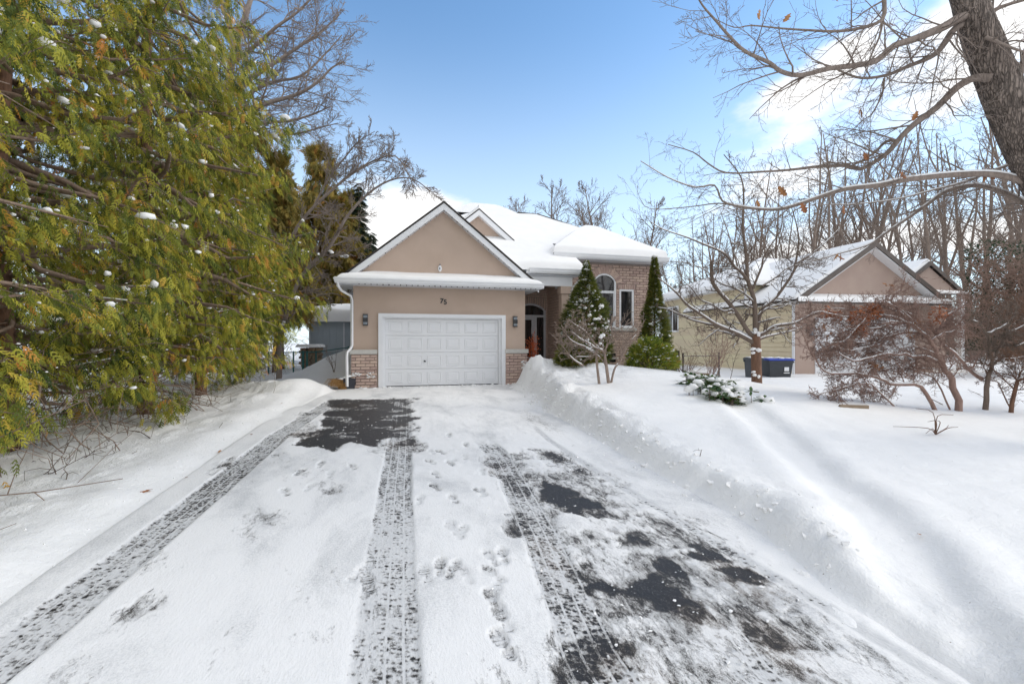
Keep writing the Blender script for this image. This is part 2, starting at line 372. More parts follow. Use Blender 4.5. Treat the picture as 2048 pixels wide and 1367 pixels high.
def leafmat(name, dark, mid, light, trans=.42):
    m, nt, p, o = newmat(name); q = N(nt)
    t = q.n('ShaderNodeAttribute', attribute_name='tint').outputs['Fac']
    co = q.n('ShaderNodeTexCoord').outputs['Object']
    f = q.math('MULTIPLY_ADD', q.noise(co, 1.3, 3), .7, q.math('MULTIPLY_ADD', t, .75, -.22))
    c = q.ramp(f, [(.12, dark), (.42, mid), (.78, light), (.96, (light[0] * 1.2, light[1] * .55, light[2]))])
    q.l(c, p.inputs['Base Color']); p.inputs['Roughness'].default_value = .65; p.inputs['Specular IOR Level'].default_value = .3
    tr = q.n('ShaderNodeBsdfTranslucent'); q.l(c, tr.inputs[0]); mx = q.n('ShaderNodeMixShader'); mx.inputs[0].default_value = trans
    q.l(p.outputs[0], mx.inputs[1]); q.l(tr.outputs[0], mx.inputs[2]); q.l(mx.outputs[0], o.inputs[0]); return m
M['cedar'] = leafmat('cedar_foliage', (.05, .085, .022), (.22, .25, .042), (.56, .51, .07))
M['cone'] = leafmat('clipped_cedar_foliage', (.05, .08, .02), (.13, .16, .03), (.27, .25, .05))
M['yew'] = leafmat('broad_leaf_foliage', (.07, .12, .02), (.20, .27, .04), (.44, .44, .07))
M['rhodo'] = leafmat('rhododendron_foliage', (.03, .07, .025), (.06, .12, .04), (.12, .17, .05))
M['spruce'] = leafmat('spruce_foliage', (.015, .03, .018), (.03, .05, .025), (.06, .08, .035))
M['yellowing'] = leafmat('bronze_cedar_foliage', (.11, .11, .03), (.26, .21, .05), (.42, .31, .07))

def glassmat():
    m, nt, p, o = newmat('window_glass'); q = N(nt)
    co = q.n('ShaderNodeTexCoord').outputs['Object']
    q.l(q.ramp(q.noise(q.mapping(co, (3, 3, .5)), 2.5, 3), [(.35, (.012, .014, .017)), (.65, (.05, .045, .045))]), p.inputs['Base Color'])
    p.inputs['Roughness'].default_value = .04; p.inputs['Specular IOR Level'].default_value = .8; return m
M['glass'] = glassmat()

# ------------------------------------------------------------------ ground shape
trench = np.array([gg[:2] for gg in [(2.02, .9), (2.24, 1.25), (2.42, 1.4), (2.9, 1.83), (3.55, 2.5), (4.0, 3.13), (4.75, 4.46), (5.6, 5.98), (6.3, 7.6), (6.9, 9.2)]])
def polydist(x, y, P):
    best = np.full(np.shape(x), 1e9)
    for a, b in zip(P[:-1], P[1:]):
        d = b - a; t = np.clip(((x - a[0]) * d[0] + (y - a[1]) * d[1]) / (d @ d), 0, 1)
        best = np.minimum(best, np.hypot(x - a[0] - t * d[0], y - a[1] - t * d[1]))
    return best
def redge(y):      # right edge of the driveway
    return 2.55 + .42 * sstep(1.5, 3.5, y) + .12 * sstep(5, 9, y) + .45 * sstep(9, 12.5, y)
def ledge(y): return -2.28 - .0 * y + .25 * sstep(9, 13, y) + .15 * sstep(4, 2, y)
def base_z(y): return -0.02 * (14.28 - np.minimum(y, 14.28)) - .012 * np.maximum(0, np.minimum(y, 60) - 40)
def H(x, y, detail=True):
    x = np.asarray(x, float); y = np.asarray(y, float)
    z = base_z(np.maximum(y, -6))
    e = redge(y) + .10 * fbm(x * .9, y * .9, 3, 5); dR = x - e
    near = sstep(1.0, 9.0, y)
    rise = .09 + .03 * near                      # soft shoulder
    bank = (.09 + .23 * sstep(3.8, 8.5, y)) * sstep(14.3, 13.3, y + 0 * x)
    L = rise * sstep(0, .22 + .3 * near, dR) + bank * sstep(.0, .34 + .1 * near + .14 * fbm(x * 2, y * 2, 2, 19), dR) - bank * .25 * sstep(.5, 1.6, dR)
    mound = .34 * np.exp(-((x - 6.3) / 2.5) ** 2 - ((y - 12.0) / 4.6) ** 2)
    ridge = .04 * np.exp(-((dR - .42) / .22) ** 2) * sstep(1.8, 2.6, y) * sstep(6.5, 4.5, y)
    fade = sstep(12.0, 7.5, x)                   # the lawn falls away towards the neighbour's drive
    L = L * (.35 + .65 * fade) + mound * sstep(0, .6, dR) + ridge
    td = polydist(x, y, trench); tm = sstep(9.0, 6.5, y)
    td = td + .06 * fbm(x * 1.6, y * 1.6, 3, 17)
    L = L - .12 * np.exp(-(np.abs(td) / .25) ** 4) * tm * (.6 + .4 * sstep(5, 2, y))
    L = L + .02 * np.exp(-((td - .45) / .16) ** 2) * tm
    z = z + L * (dR > -.4)
    # footprint dents right of the trench
    # ploughed piles by the entry
    for cx, cy, r, a in ((4.0, 13.2, .5, .30), (4.5, 13.0, .45, .16), (5.0, 13.4, .5, .16), (3.75, 12.3, .4, .08), (3.75, 11.4, .45, .10), (5.4, 12.2, .6, .12), (3.5, 10.2, .4, .10), (3.45, 9.2, .35, .08)):
        z = z + a * np.exp(-(((x - cx) ** 2 + (y - cy) ** 2) / r ** 2) ** 1.4)
    # left lawn
    dL = ledge(y) + .10 * fbm(x * .8 + 9, y * .8, 3, 8) - x
    z = z + (dL > -.4) * (.09 * sstep(0, .5, dL) + .06 * sstep(1.0, 3, dL))
    for cx, cy, r, a in ((-2.75, 13.2, .8, .22), (-2.2, 13.7, .6, .16), (-2.9, 11.6, .7, .13), (-3.6, 13.6, .9, .16), (-2.7, 9.8, .5, .06)):
        z = z + a * np.exp(-(((x - cx) ** 2 + (y - cy) ** 2) / r ** 2))
    # drift beside the garage
    z = z + 1.15 * sstep(-4.2, -1.4, x) * sstep(15.2, 18.5, y) * sstep(-.9, -1.3, x) * sstep(26, 22, y)
    if detail:
        onL = sstep(.0, .3, np.maximum(dR, dL))
        z = z + onL * (.05 * fbm(x * .55, y * .55, 3, 3) + .018 * fbm(x * 2.3, y * 2.3, 4, 4))
        lump = sstep(0.15, .0, np.abs(dR - .25) - .35) * (.3 + .7 * sstep(5, 9, y)) + sstep(9, 12, y) * sstep(7.5, 5, x) * (x > 2.5) * .8
        lump = lump + sstep(.2, 1.2, dL) * (.5 + .5 * fbm(x * .7, y * .7, 2, 31)) * .75
        z = z + onL * np.clip(lump, 0, 1.2) * (.13 * fbm(x * 3.6, y * 3.6, 4, 14) - .08 * np.abs(fbm(x * 6, y * 6, 3, 15)))
    return z
def Hs(x, y): return float(H(np.array([x]), np.array([y]))[0])

def axis_pts(lo, hi, dense_lo, dense_hi, step, grow=1.12):
    pts = list(np.arange(dense_lo, dense_hi, step)); s = step; v = pts[-1]
    while v < hi: s *= grow; v += s; pts.append(v)
    s = step; v = dense_lo; pre = []
    while v > lo: s *= grow; v -= s; pre.append(v)
    return np.array(pre[::-1] + pts)
xs = axis_pts(-320, 320, -6.5, 7.5, .048)
ys = [-60, -40, -25, -15, -9, -6, -4, -2.5, -1.5, -.8]; v = -.3
while v < 20: ys.append(v); v += max(.035, .011 * v)
while v < 450: ys.append(v); v += .06 * (v - 18) ** .9 + .2
ys = np.array(ys)
X, Y = np.meshgrid(xs, ys)
Z = H(X, Y)
onD = (X > ledge(Y) - .25) & (X < redge(Y) + .25) & (Y < 14.4)
dR = X - redge(Y); dL = ledge(Y) - X
inside = np.minimum(-dR, -dL)
Z = np.where(Y < 14.3, Z - .07 * sstep(.10, .30, inside), Z)
# keep the ground below the floor of the houses
lump = np.clip(sstep(-.1, .2, dR) * sstep(1.2, .5, dR) * (.3 + .7 * sstep(4, 8, Y)) + sstep(9, 12, Y) * (X > 2.4) * (X < 7) * .7 + sstep(.1, 1.2, dL) * .65 + (Y < 14.3) * .05, 0, 1)
g = G().grid(np.stack([X, Y, Z], -1))
ground = g.build('ground', M['ground'], None, True, 'structure', {'lump': lump.ravel()})
tag(ground, 'deep white snow covering the lawns around the houses')

# ------------------------------------------------------------------ driveway
nx = 340
yy = [-7, -5, -3.5, -2.2, -1.2, -.4, .1]; v = .5
while v < 14.42: yy.append(v); v += max(.012, .0066 * v)
yy = np.array(yy)
U = np.linspace(0, 1, nx)
Xd = (ledge(yy) - .22)[:, None] * (1 - U)[None] + (redge(yy) + .24)[:, None] * U[None]; Yd = np.repeat(yy[:, None], nx, 1)
def sdpoly(x, y, pts):
    """distance inside (+) / outside (-) of a polygon"""
    P = np.array(pts); d = np.full(x.shape, 1e9); ins = np.zeros(x.shape, bool); n = len(P)
    for i in range(n):
        a, b = P[i], P[(i + 1) % n]; e = b - a; t = np.clip(((x - a[0]) * e[0] + (y - a[1]) * e[1]) / (e @ e), 0, 1)
        d = np.minimum(d, np.hypot(x - a[0] - t * e[0], y - a[1] - t * e[1]))
        c = ((a[1] > y) != (b[1] > y)) & (x < (b[0] - a[0]) * (y - a[1]) / (b[1] - a[1] + 1e-12) + a[0]); ins ^= c
    return np.where(ins, d, -d)
bare = np.full(Xd.shape, .02)
# patches: outline in ground coordinates read off the photograph, strength, softness
patches = [
    ([(655, 800), (745, 797), (828, 796), (830, 830), (826, 893), (790, 893), (765, 880), (745, 893), (700, 885), (668, 902), (600, 890), (612, 868), (640, 850), (628, 836)], 1.0, .16),
    ([(760, 815), (828, 815), (828, 893), (770, 890)], .7, .2),
    ([(560, 862), (640, 835), (650, 862), (600, 885)], .6, .3),
    ([(650, 802), (700, 800), (660, 830), (600, 850), (560, 862)], .62, .3),
    ([(958, 908), (1018, 905), (1045, 950), (1060, 1010), (1075, 1075), (1035, 1070), (1010, 1000), (985, 950)], .62, .12),
    ([(1080, 900), (1130, 905), (1190, 940), (1165, 950), (1110, 930)], .60, .14),
    ([(1090, 965), (1140, 975), (1200, 1010), (1260, 1035), (1262, 1055), (1190, 1048), (1130, 1025), (1095, 990)], 1.0, .09),
    ([(1150, 925), (1200, 960), (1260, 1010), (1300, 1045), (1285, 1045), (1230, 1000), (1170, 950)], .62, .09),
    ([(1220, 1045), (1290, 1060), (1330, 1085), (1400, 1095), (1380, 1100), (1290, 1100), (1225, 1100)], .66, .1),
    ([(1280, 1102), (1380, 1100), (1440, 1112), (1500, 1140), (1560, 1150), (1545, 1165), (1490, 1168), (1440, 1135), (1370, 1112), (1290, 1112)], .95, .07),
    ([(1085, 1120), (1170, 1120), (1240, 1150), (1310, 1140), (1300, 1110), (1370, 1118), (1395, 1150), (1375, 1190), (1410, 1225), (1405, 1248), (1330, 1262), (1290, 1240), (1230, 1215), (1150, 1195), (1105, 1160)], 1.0, .08),
    ([(1060, 1085), (1110, 1085), (1160, 1120), (1100, 1135)], .66, .1),
    ([(1120, 1200), (1200, 1220), (1290, 1270), (1330, 1367), (1110, 1367), (1095, 1270)], .60, .16),
    ([(1190, 1300), (1290, 1300), (1330, 1367), (1210, 1367)], .85, .1),
    ([(1040, 1010), (1110, 1050), (1170, 1130), (1110, 1140), (1075, 1080)], .58, .14),
    ([(1560, 1160), (1690, 1235), (1860, 1367), (1790, 1367), (1650, 1275), (1530, 1180)], .56, .12),
    ([(1470, 1230), (1600, 1290), (1690, 1367), (1600, 1367), (1490, 1280)], .55, .12),
    ([(1380, 1160), (1480, 1190), (1560, 1250), (1440, 1230)], .46, .2),
    ([(1330, 1262), (1450, 1290), (1520, 1367), (1400, 1367), (1340, 1300)], .46, .2),
    ([(395, 945), (470, 905), (480, 918), (425, 952)], .5, .1),
    ([(180, 1275), (200, 1262), (130, 1367), (60, 1367)], .42, .25),
    ([(230, 1230), (300, 1180), (330, 1190), (250, 1260)], .44, .2),
    ([(480, 1040), (600, 1000), (620, 1060), (500, 1085)], .36, .3),
    ([(570, 1240), (600, 1180), (620, 1240), (570, 1367), (530, 1367)], .38, .25),
    ([(1000, 1100), (1060, 1110), (1080, 1150), (1010, 1150)], .5, .15),
    ([(1050, 1070), (1250, 1040), (1480, 1120), (1640, 1200), (1880, 1367), (1080, 1367)], .47, .3),
    ([(1060, 900), (1150, 900), (1330, 1020), (1420, 1100), (1250, 1060), (1110, 1000)], .42, .2),
    ([(1085, 1150), (1180, 1170), (1300, 1260), (1340, 1367), (1120, 1367)], .52, .2),
    ([(1000, 905), (1060, 905), (1110, 1000), (1160, 1100), (1080, 1100), (1030, 1010)], .46, .15),
    ([(1130, 1240), (1300, 1262), (1345, 1367), (1120, 1367)], .74, .12),
    ([(430, 940), (560, 900), (700, 910), (640, 960), (520, 960)], .26, .3),
    ([(330, 1090), (380, 1140), (300, 1190), (290, 1140)], .34, .25)]
wn1 = fbm(Xd * 3.4, Yd * 1.9, 5, 40) * .36; wn2 = fbm(Xd * 2.6 + Yd * .8, Yd * 3.4, 4, 44)
for pts, st, soft in patches:
    P = [gpx(*p) for p in pts]; s = sdpoly(Xd, Yd, P) + wn1 * (.35 + soft * 3)
    bare = np.maximum(bare, np.minimum(st * 1.22, 1) * sstep(-soft, soft * 1.3, s) * (1 - .34 * sstep(.0, .30, wn2)))
# tyre tracks: centre line (x, y), half width, bareness
tread = np.zeros(Xd.shape); tu = np.zeros(Xd.shape)
tracks = [(((-1.93, -3), (-1.93, 2.6), (-1.86, 5), (-1.80, 8), (-1.45, 11.9)), .17, .60, (9, 0)),
          (((-.06, -3), (-.05, 2.5), (.0, 5), (.08, 7.5), (.20, 11.9)), .18, .58, (12.2, 0)),
          (((.88, -3), (.98, 2.2), (1.16, 3.6), (1.28, 5), (1.36, 6.0), (1.3, 7)), .16, .64, (7.2, 5.2)),
          (((2.55, 1.4), (2.52, 2.4), (2.45, 3.4), (2.36, 4.6), (2.3, 6.6), (2.4, 8)), .05, .32, (8.5, 7)),
          (((1.6, -2), (1.72, 1.9), (1.85, 2.4)), .12, .45, (4, 2.2))]
for pl, hw, st, (y1, y0) in tracks:
    pl = np.array(pl); cx = np.interp(Yd, pl[:, 1], pl[:, 0]); d = (Xd - cx)
    fadein = sstep(pl[-1, 1] + .1, pl[-1, 1] - .6, Yd)
    w = sstep(hw + .02, hw - .02, np.abs(d + .012 * fbm(Xd * 6, Yd * 3, 2, 51))) * fadein
    var = .5 + .5 * fbm(Xd * .8 + 3, Yd * .55, 3, int(hw * 1000) + int(abs(pl[0, 0]) * 10))
    bare = np.maximum(bare, w * (st - .30 + .40 * var)); tread = np.maximum(tread, w)
    tu = np.where(w > .01, d / .046 + 40 + 17 * round(pl[0, 0]), tu)
# footprints: short soles pressed through the snow
frng = np.random.default_rng(3)
foot = [(1.05, y, a) for y, a in ()]
steps = []
for k in range(7): steps.append((.50 + .16 * (k % 2) + .05 * frng.normal(), 2.7 + .62 * k + .05 * frng.normal(), .15))
for k in range(7): steps.append((.84 + .18 * (k % 2) + .06 * frng.normal(), 3.3 + .68 * k, -.1))
for px_, py_ in ((745, 905), (600, 945), (620, 975), (570, 985), (660, 950), (640, 930), (705, 935), (720, 1145), (735, 1165), (880, 1135), (905, 1140), (930, 1150), (985, 1150), (990, 1190), (850, 1150), (840, 1000), (870, 975), (905, 1060), (925, 1065), (960, 985), (985, 1200), (1005, 1290), (500, 930), (530, 910), (430, 930), (880, 905), (905, 925), (860, 925)):
    a, b_ = gpx(px_, py_); steps.append((a, b_, frng.uniform(-.5, .5)))
dent = np.zeros(Xd.shape)
for fx, fy, fa in steps:
    dx, dy = Xd - fx, Yd - fy; ca, sa = math.cos(fa), math.sin(fa); uu = dx * ca + dy * sa; vv = -dx * sa + dy * ca
    w1 = sstep(1.1, .7, np.hypot(uu / .052, (vv - .05) / .10)); w2 = sstep(1.1, .7, np.hypot(uu / .038, (vv + .09) / .06))
    w = np.maximum(w1, w2); bare = np.maximum(bare, w * frng.uniform(.30, .54)); tread = np.maximum(tread, w * .6); dent = np.maximum(dent, w)
    tu = np.where(w > .05, vv / .022 + 9, tu)
# thin, icy and dusty places in between
thin = sstep(.02, .6, fbm(Xd * 1.1, Yd * .6, 4, 61)) * .42 + sstep(.05, .5, fbm(Xd * 3.1, Yd * 1.5, 4, 66)) * .2
bare = np.maximum(bare, thin * sstep(0, .5, np.minimum(Xd - ledge(Yd), redge(Yd) - Xd)) * (1 - .65 * sstep(8, 11, Yd)) + .0)
edge = np.minimum(Xd - ledge(Yd), redge(Yd) - Xd)
bare = bare * sstep(-.05, .25, edge)
brown = np.zeros(Xd.shape)
for px_, py_, r in ((600, 870, .5), (690, 810, .5), (800, 850, .35), (990, 940, .25), (1090, 1100, .25), (1110, 1130, .2), (1400, 1235, .25), (1490, 1160, .35), (1560, 1290, .3), (800, 890, .4), (1270, 1367, .3)):
    a, b_ = gpx(px_, py_); brown = np.maximum(brown, sstep(r, r * .2, np.hypot(Xd - a, (Yd - b_) * .6)))
brown = np.maximum(brown, .25)
hs = sstep(.55, .25, bare)
Zd = base_z(Yd) + .004 + .014 * hs * (.9 + .28 * fbm(Xd * 4, Yd * 3, 4, 71)) + .010 * fbm(Xd * .6, Yd * .5, 2, 73) * hs * .6 - .002 * dent - .006 * tread
lug = (np.sin(Yd * 2 * math.pi / .052 + np.floor(tu) * 2.17) * .5 + .5)
Zd = Zd + .006 * sstep(.75, .3, bare) * sstep(.1, .6, fbm(Xd * 9, Yd * 6, 3, 77)) * sstep(.2, 1.2, Xd)
Zd = Zd - .05 * sstep(.0, -.2, edge)
drv = G().grid(np.stack([Xd, Yd, Zd], -1)).build('driveway', M['drive'], None, True, 'structure', {'bare': bare.ravel(), 'tread': tread.ravel(), 'track_u': tu.ravel(), 'brown': brown.ravel()})
tag(drv, 'asphalt driveway under packed snow with tyre tracks and bare dark patches')

# loose crumbs of snow
OCT_V = np.array([(1, 0, 0), (-1, 0, 0), (0, 1, 0), (0, -1, 0), (0, 0, 1), (0, 0, -1)], float)
OCT_T = np.array([(0, 2, 4), (2, 1, 4), (1, 3, 4), (3, 0, 4), (2, 0, 5), (1, 2, 5), (3, 1, 5), (0, 3, 5)])
ICO_V, ICO_T = None, None
def ico():
    global ICO_V, ICO_T
    t = (1 + 5 ** .5) / 2
    v = np.array([(-1, t, 0), (1, t, 0), (-1, -t, 0), (1, -t, 0), (0, -1, t), (0, 1, t), (0, -1, -t), (0, 1, -t), (t, 0, -1), (t, 0, 1), (-t, 0, -1), (-t, 0, 1)], float)
    ICO_V = v / np.linalg.norm(v[0]); ICO_T = np.array([(0, 11, 5), (0, 5, 1), (0, 1, 7), (0, 7, 10), (0, 10, 11), (1, 5, 9), (5, 11, 4), (11, 10, 2), (10, 7, 6), (7, 1, 8), (3, 9, 4), (3, 4, 2), (3, 2, 6), (3, 6, 8), (3, 8, 9), (4, 9, 5), (2, 4, 11), (6, 2, 10), (8, 6, 7), (9, 8, 1)])
ico()
def blobs_mesh(g, P, size, flat=.6, seed=0, jit=.25, base=None):
    r_ = np.random.default_rng(seed); base = (ICO_V, ICO_T) if base is None else base
    n = len(P); k = len(base[0]); P = np.asarray(P, float); size = np.broadcast_to(np.asarray(size, float).reshape(-1, 1, 1), (n, 1, 1))
    sc3 = size * np.stack([r_.uniform(.7, 1.3, n), r_.uniform(.7, 1.3, n), r_.uniform(.7, 1.2, n) * flat], -1)[:, None, :]
    V = base[0][None] * (1 + jit * r_.normal(size=(n, k, 1)).clip(-1.5, 1.5)) * sc3
    a = r_.uniform(0, 6.28, n); c, s = np.cos(a)[:, None], np.sin(a)[:, None]
    V = np.stack([V[..., 0] * c - V[..., 1] * s, V[..., 0] * s + V[..., 1] * c, V[..., 2]], -1) + P[:, None, :]
    T = base[1][None] + (np.arange(n) * k)[:, None, None]
    g.add(V.reshape(-1, 3), None, T.reshape(-1, 3)); return g
n = 2600
cy = 1.4 + 12 * rng.random(n) ** 1.6; cx = ledge(cy) + rng.random(n) * (redge(cy) - ledge(cy)); keep = fbm(cx * 1.5, cy * 1.2, 3, 90) > -.05
keep &= (cx > .3) | (cy > 7); cx, cy = cx[keep], cy[keep]
sz = .003 + .009 * rng.random(len(cx)) ** 3
g = G(); blobs_mesh(g, np.stack([cx, cy, base_z(cy) + .014 + sz * .2], -1), sz, .6, 5, .45)
n = 1000; by = 2.4 + 10.8 * rng.random(n); bx = redge(by) + .05 + rng.normal(size=n) * .22; sz = .005 + .032 * rng.random(n) ** 4
blobs_mesh(g, np.stack([bx, by, H(bx, by) + sz * .05], -1), sz, .7, 6, .45)
n = 500; by = 2 + 11.5 * rng.random(n); bx = ledge(by) - .2 + rng.normal(size=n) * .25; sz = .004 + .009 * rng.random(n) ** 3
blobs_mesh(g, np.stack([bx, by, H(bx, by) + sz * .0], -1), sz, .6, 7, .45)
cr = g.build('snow_crumbs', M['snow'], None, False); tag(cr, 'loose crumbs and clods of snow scattered over the driveway and its banks', 'snow crumbs', kind='stuff')

# ------------------------------------------------------------------ snow lying on roofs
def roof_snow(name, quads, parent, T=.16, cap=None, bury=.05, seed=0):
    """quads: list of (p00,p10,p11,p01, free=(e_v0, e_u1, e_v1, e_u0), [T]); p00->p10 is v=0 edge"""
    g = G()
    for qd in quads:
        c = [np.array(p, float) for p in qd[:4]]; free = qd[4]; TT = qd[5] if len(qd) > 5 else T
        lu = max(np.linalg.norm(c[1] - c[0]), np.linalg.norm(c[2] - c[3])); lv = max(np.linalg.norm(c[3] - c[0]), np.linalg.norm(c[2] - c[1]))
        def pts(L, f0, f1):
            n_ = max(6, int(L / .16)); a = np.linspace(0, 1, n_)
            ex = [e / L for e in (0, .01, .03, .06, .10, .15)]
            if f0: a = np.concatenate([a, ex])
            if f1: a = np.concatenate([a, [1 - e for e in ex]])
            return np.unique(np.clip(np.round(a, 5), 0, 1))
        u = pts(lu, free[3], free[1]); v = pts(lv, free[0], free[2]); Uu, Vv = np.meshgrid(u, v)
        P = ((1 - Uu) * (1 - Vv))[..., None] * c[0] + (Uu * (1 - Vv))[..., None] * c[1] + (Uu * Vv)[..., None] * c[2] + ((1 - Uu) * Vv)[..., None] * c[3]
        e = np.full(Uu.shape, 9.)
        if free[0]: e = np.minimum(e, Vv * lv)
        if free[1]: e = np.minimum(e, (1 - Uu) * lu)
        if free[2]: e = np.minimum(e, (1 - Vv) * lv)
        if free[3]: e = np.minimum(e, Uu * lu)
        w = .12; k = np.clip(e / w, 0, 1); prof = np.sqrt(1 - (1 - k) ** 2)
        h = TT * prof * (1 + .22 * fbm(P[..., 0] * .8, P[..., 1] * .8, 3, 20 + seed)) - bury * (1 - prof)
        P = P.copy(); P[..., 2] += h
        if cap is not None:
            z = P[..., 2]; kk = .10; P[..., 2] = z - kk * np.log1p(np.exp((z - cap) / kk))
        g.grid(P)
    return g.build(name, M['roofsnow'], parent, True)

# ------------------------------------------------------------------ the house
house = thing('house', 'beige stucco and brick bungalow with white garage door and snowy roof, number 75', 'house', (1.45, 14.28, 0))
HO = Vector((1.45, 14.28, 0))
def hb(o):
    """parts are modelled in world coordinates; hang them on the house"""
    if o.parent is house or o.parent is None:
        o.parent = house; o.matrix_parent_inverse = Matrix.Translation(-HO)
    return o
YF = 14.28
# garage walls
g = G()
g.box(-1.21, -.40, YF, YF + .25, 0, 3.06); g.box(3.35, 4.105, YF, YF + .25, 0, 3.06); g.box(-.40, 3.35, YF, YF + .25, 2.20, 3.06)
g.box(-1.21, -.96, YF + .25, 21, 0, 3.06); g.box(3.855, 4.105, YF + .25, 17.0, 0, 3.06)
gw = hb(g.build('garage_wall', M['stucco']))
hb(G().prism([(-1.4, 3.10), (4.3, 3.10), (4.3, 3.22), (1.45, 5.44), (-1.4, 3.22)], 'y', YF, YF + .2).build('gable_wall', M['stucco']))
# wainscot: mortar core and bricks
for g in (G().box(-1.262, -.53, YF - .065, YF + .0, 0, 1.02).box(-1.262, -1.21, YF, YF + .6, 0, 1.02), G().box(3.43, 4.155, YF - .065, YF, 0, 1.02).box(4.105, 4.155, YF, YF + 2.6, 0, 1.02)): hb(g.build('wainscot', M['mortar']))
for g in (G().box(-1.30, -.52, YF - .11, YF, 1.02, 1.15).box(-1.30, -1.21, YF, YF + .6, 1.02, 1.15), G().box(3.42, 4.19, YF - .11, YF, 1.02, 1.15).box(4.105, 4.19, YF, YF + 2.6, 1.02, 1.15)): hb(g.build('stone_cap', M['capstone']))
brick_mesh = {}
def brickgeo(L, Hh, D, seed=0):
    r_ = random.Random(seed); b = .006
    def j(): return r_.uniform(-.004, .004)
    V = []
    for (x, z) in ((0, 0), (L, 0), (L, Hh), (0, Hh)): V.append((x, 0, z))
    for (x, z) in ((b, b), (L - b, b), (L - b, Hh - b), (b, Hh - b)): V.append((x + j(), -D + j(), z + j()))
    return np.array(V), np.array([(0, 1, 5, 4), (1, 2, 6, 5), (2, 3, 7, 6), (3, 0, 4, 7), (4, 5, 6, 7)])
singles = []; restG = G(); brick_n = [0]
def place_brick(origin, ax, L, Hh, D, tilt=0.0, single=True, outward=None):
    """origin lower-left on wall face; ax unit vector along wall (x or y)"""
    ax = Vector(ax); out = Vector((ax.y, -ax.x, 0)) if outward is None else Vector(outward)
    brick_n[0] += 1; vi = brick_n[0] % 6; key = (round(L, 2), round(Hh, 3), vi)
    if single and len(singles) < 297:
        if key not in brick_mesh:
            V, Q = brickgeo(key[0], Hh, D, vi); o = mk('brick', V, Q, None, M['brick']); brick_mesh[key] = o.data
        else: o = link('brick', brick_mesh[key])
        mtx = Matrix(((ax.x, -out.x, 0, 0), (ax.y, -out.y, 0, 0), (0, 0, 1, 0), (0, 0, 0, 1)))
        rot = Matrix.Rotation(tilt, 4, 'Y') if tilt else Matrix.Identity(4)
        o.matrix_world = Matrix.Translation(Vector(origin)) @ mtx @ rot; singles.append(o)
        mw = o.matrix_world.copy(); o.parent = house; o.matrix_parent_inverse = Matrix.Translation(-HO); o.matrix_basis = mw
        return
    V, Q = brickgeo(L, Hh, D, vi)
    if tilt:
        c, s = math.cos(tilt), math.sin(tilt); V = np.stack([V[:, 0] * c + V[:, 2] * s, V[:, 1], -V[:, 0] * s + V[:, 2] * c], -1)
    Wd = np.outer(V[:, 0], (ax.x, ax.y, 0)) + np.outer(V[:, 1], (-out.x, -out.y, 0)) + np.outer(V[:, 2], (0, 0, 1)) + np.array(origin)
    restG.add(Wd, Q)
def lay(x0, x1, z0, z1, y, courses_h=.1, L=.29, D=.035, skip=None, single=lambda x, z: True, axis='x', joint=.012, out=None):
    z = z0; k = 0
    while z + courses_h * .6 < z1:
        hgt = min(courses_h - joint, z1 - z - .004); x = x0 - (L / 2 if k % 2 else 0)
        while x < x1 - .03:
            a = max(x, x0); b = min(x + L - joint, x1)
            if b - a > .04:
                spans = [(a, b)]
                if skip:
                    spans = skip(a, b, z, z + hgt)
                for (s0, s1) in spans:
                    if s1 - s0 > .03:
                        if axis == 'x': place_brick((s0, y, z), (1, 0, 0), s1 - s0, hgt, D, single=single(s0, z))
                        else: place_brick((y, s1, z), (0, -1, 0), s1 - s0, hgt, D, single=single(s0, z), outward=(-1, 0, 0))
            x += L
        z += courses_h; k += 1
lay(-1.262, -.535, .02, 1.0, YF - .065, .0905, .27); lay(3.435, 4.155, .02, 1.0, YF - .065, .0905, .27)

# right block: windows
AW = (7.10, 8.03, 1.93, 3.60, .33)      # x0,x1,sill z,spring z,rise
RW = (8.17, 8.77, 1.93, 3.36)
def arch_z(x, x0, x1, spring, rise):
    w = (x1 - x0) / 2; Rr = (w * w + rise * rise) / (2 * rise); cx_ = (x0 + x1) / 2
    return spring + math.sqrt(max(0, Rr * Rr - (x - cx_) ** 2)) - (Rr - rise)
BY = 15.60; BX0, BX1 = 5.86, 9.58
# wall with openings (built from strips so that the openings are real holes)
g = G()
def strip_wall(g, x0, x1, z0, z1, y0, y1): g.box(x0, x1, y0, y1, z0, z1)
strip_wall(g, BX0, AW[0], 0, 4.33, BY, BY + .25); strip_wall(g, AW[1], RW[0], 0, 4.33, BY, BY + .25); strip_wall(g, RW[1], BX1, 0, 4.33, BY, BY + .25)
strip_wall(g, AW[0], AW[1], 0, AW[2], BY, BY + .25); strip_wall(g, RW[0], RW[1], 0, RW[2], BY, BY + .25); strip_wall(g, RW[0], RW[1], RW[3], 4.33, BY, BY + .25)
nseg = 16
for i in range(nseg):
    xa = AW[0] + (AW[1] - AW[0]) * i / nseg; xb = AW[0] + (AW[1] - AW[0]) * (i + 1) / nseg
    g.prism([(xa, arch_z(xa, *AW[:2], AW[3], AW[4])), (xb, arch_z(xb, *AW[:2], AW[3], AW[4])), (xb, 4.33), (xa, 4.33)], 'y', BY, BY + .25)
g.box(BX0, BX0 + .25, BY + .25, 22, 0, 4.33); g.box(BX1 - .25, BX1, BY + .25, 22, 0, 4.33)
hb(g.build('bedroom_wall', M['mortar']))
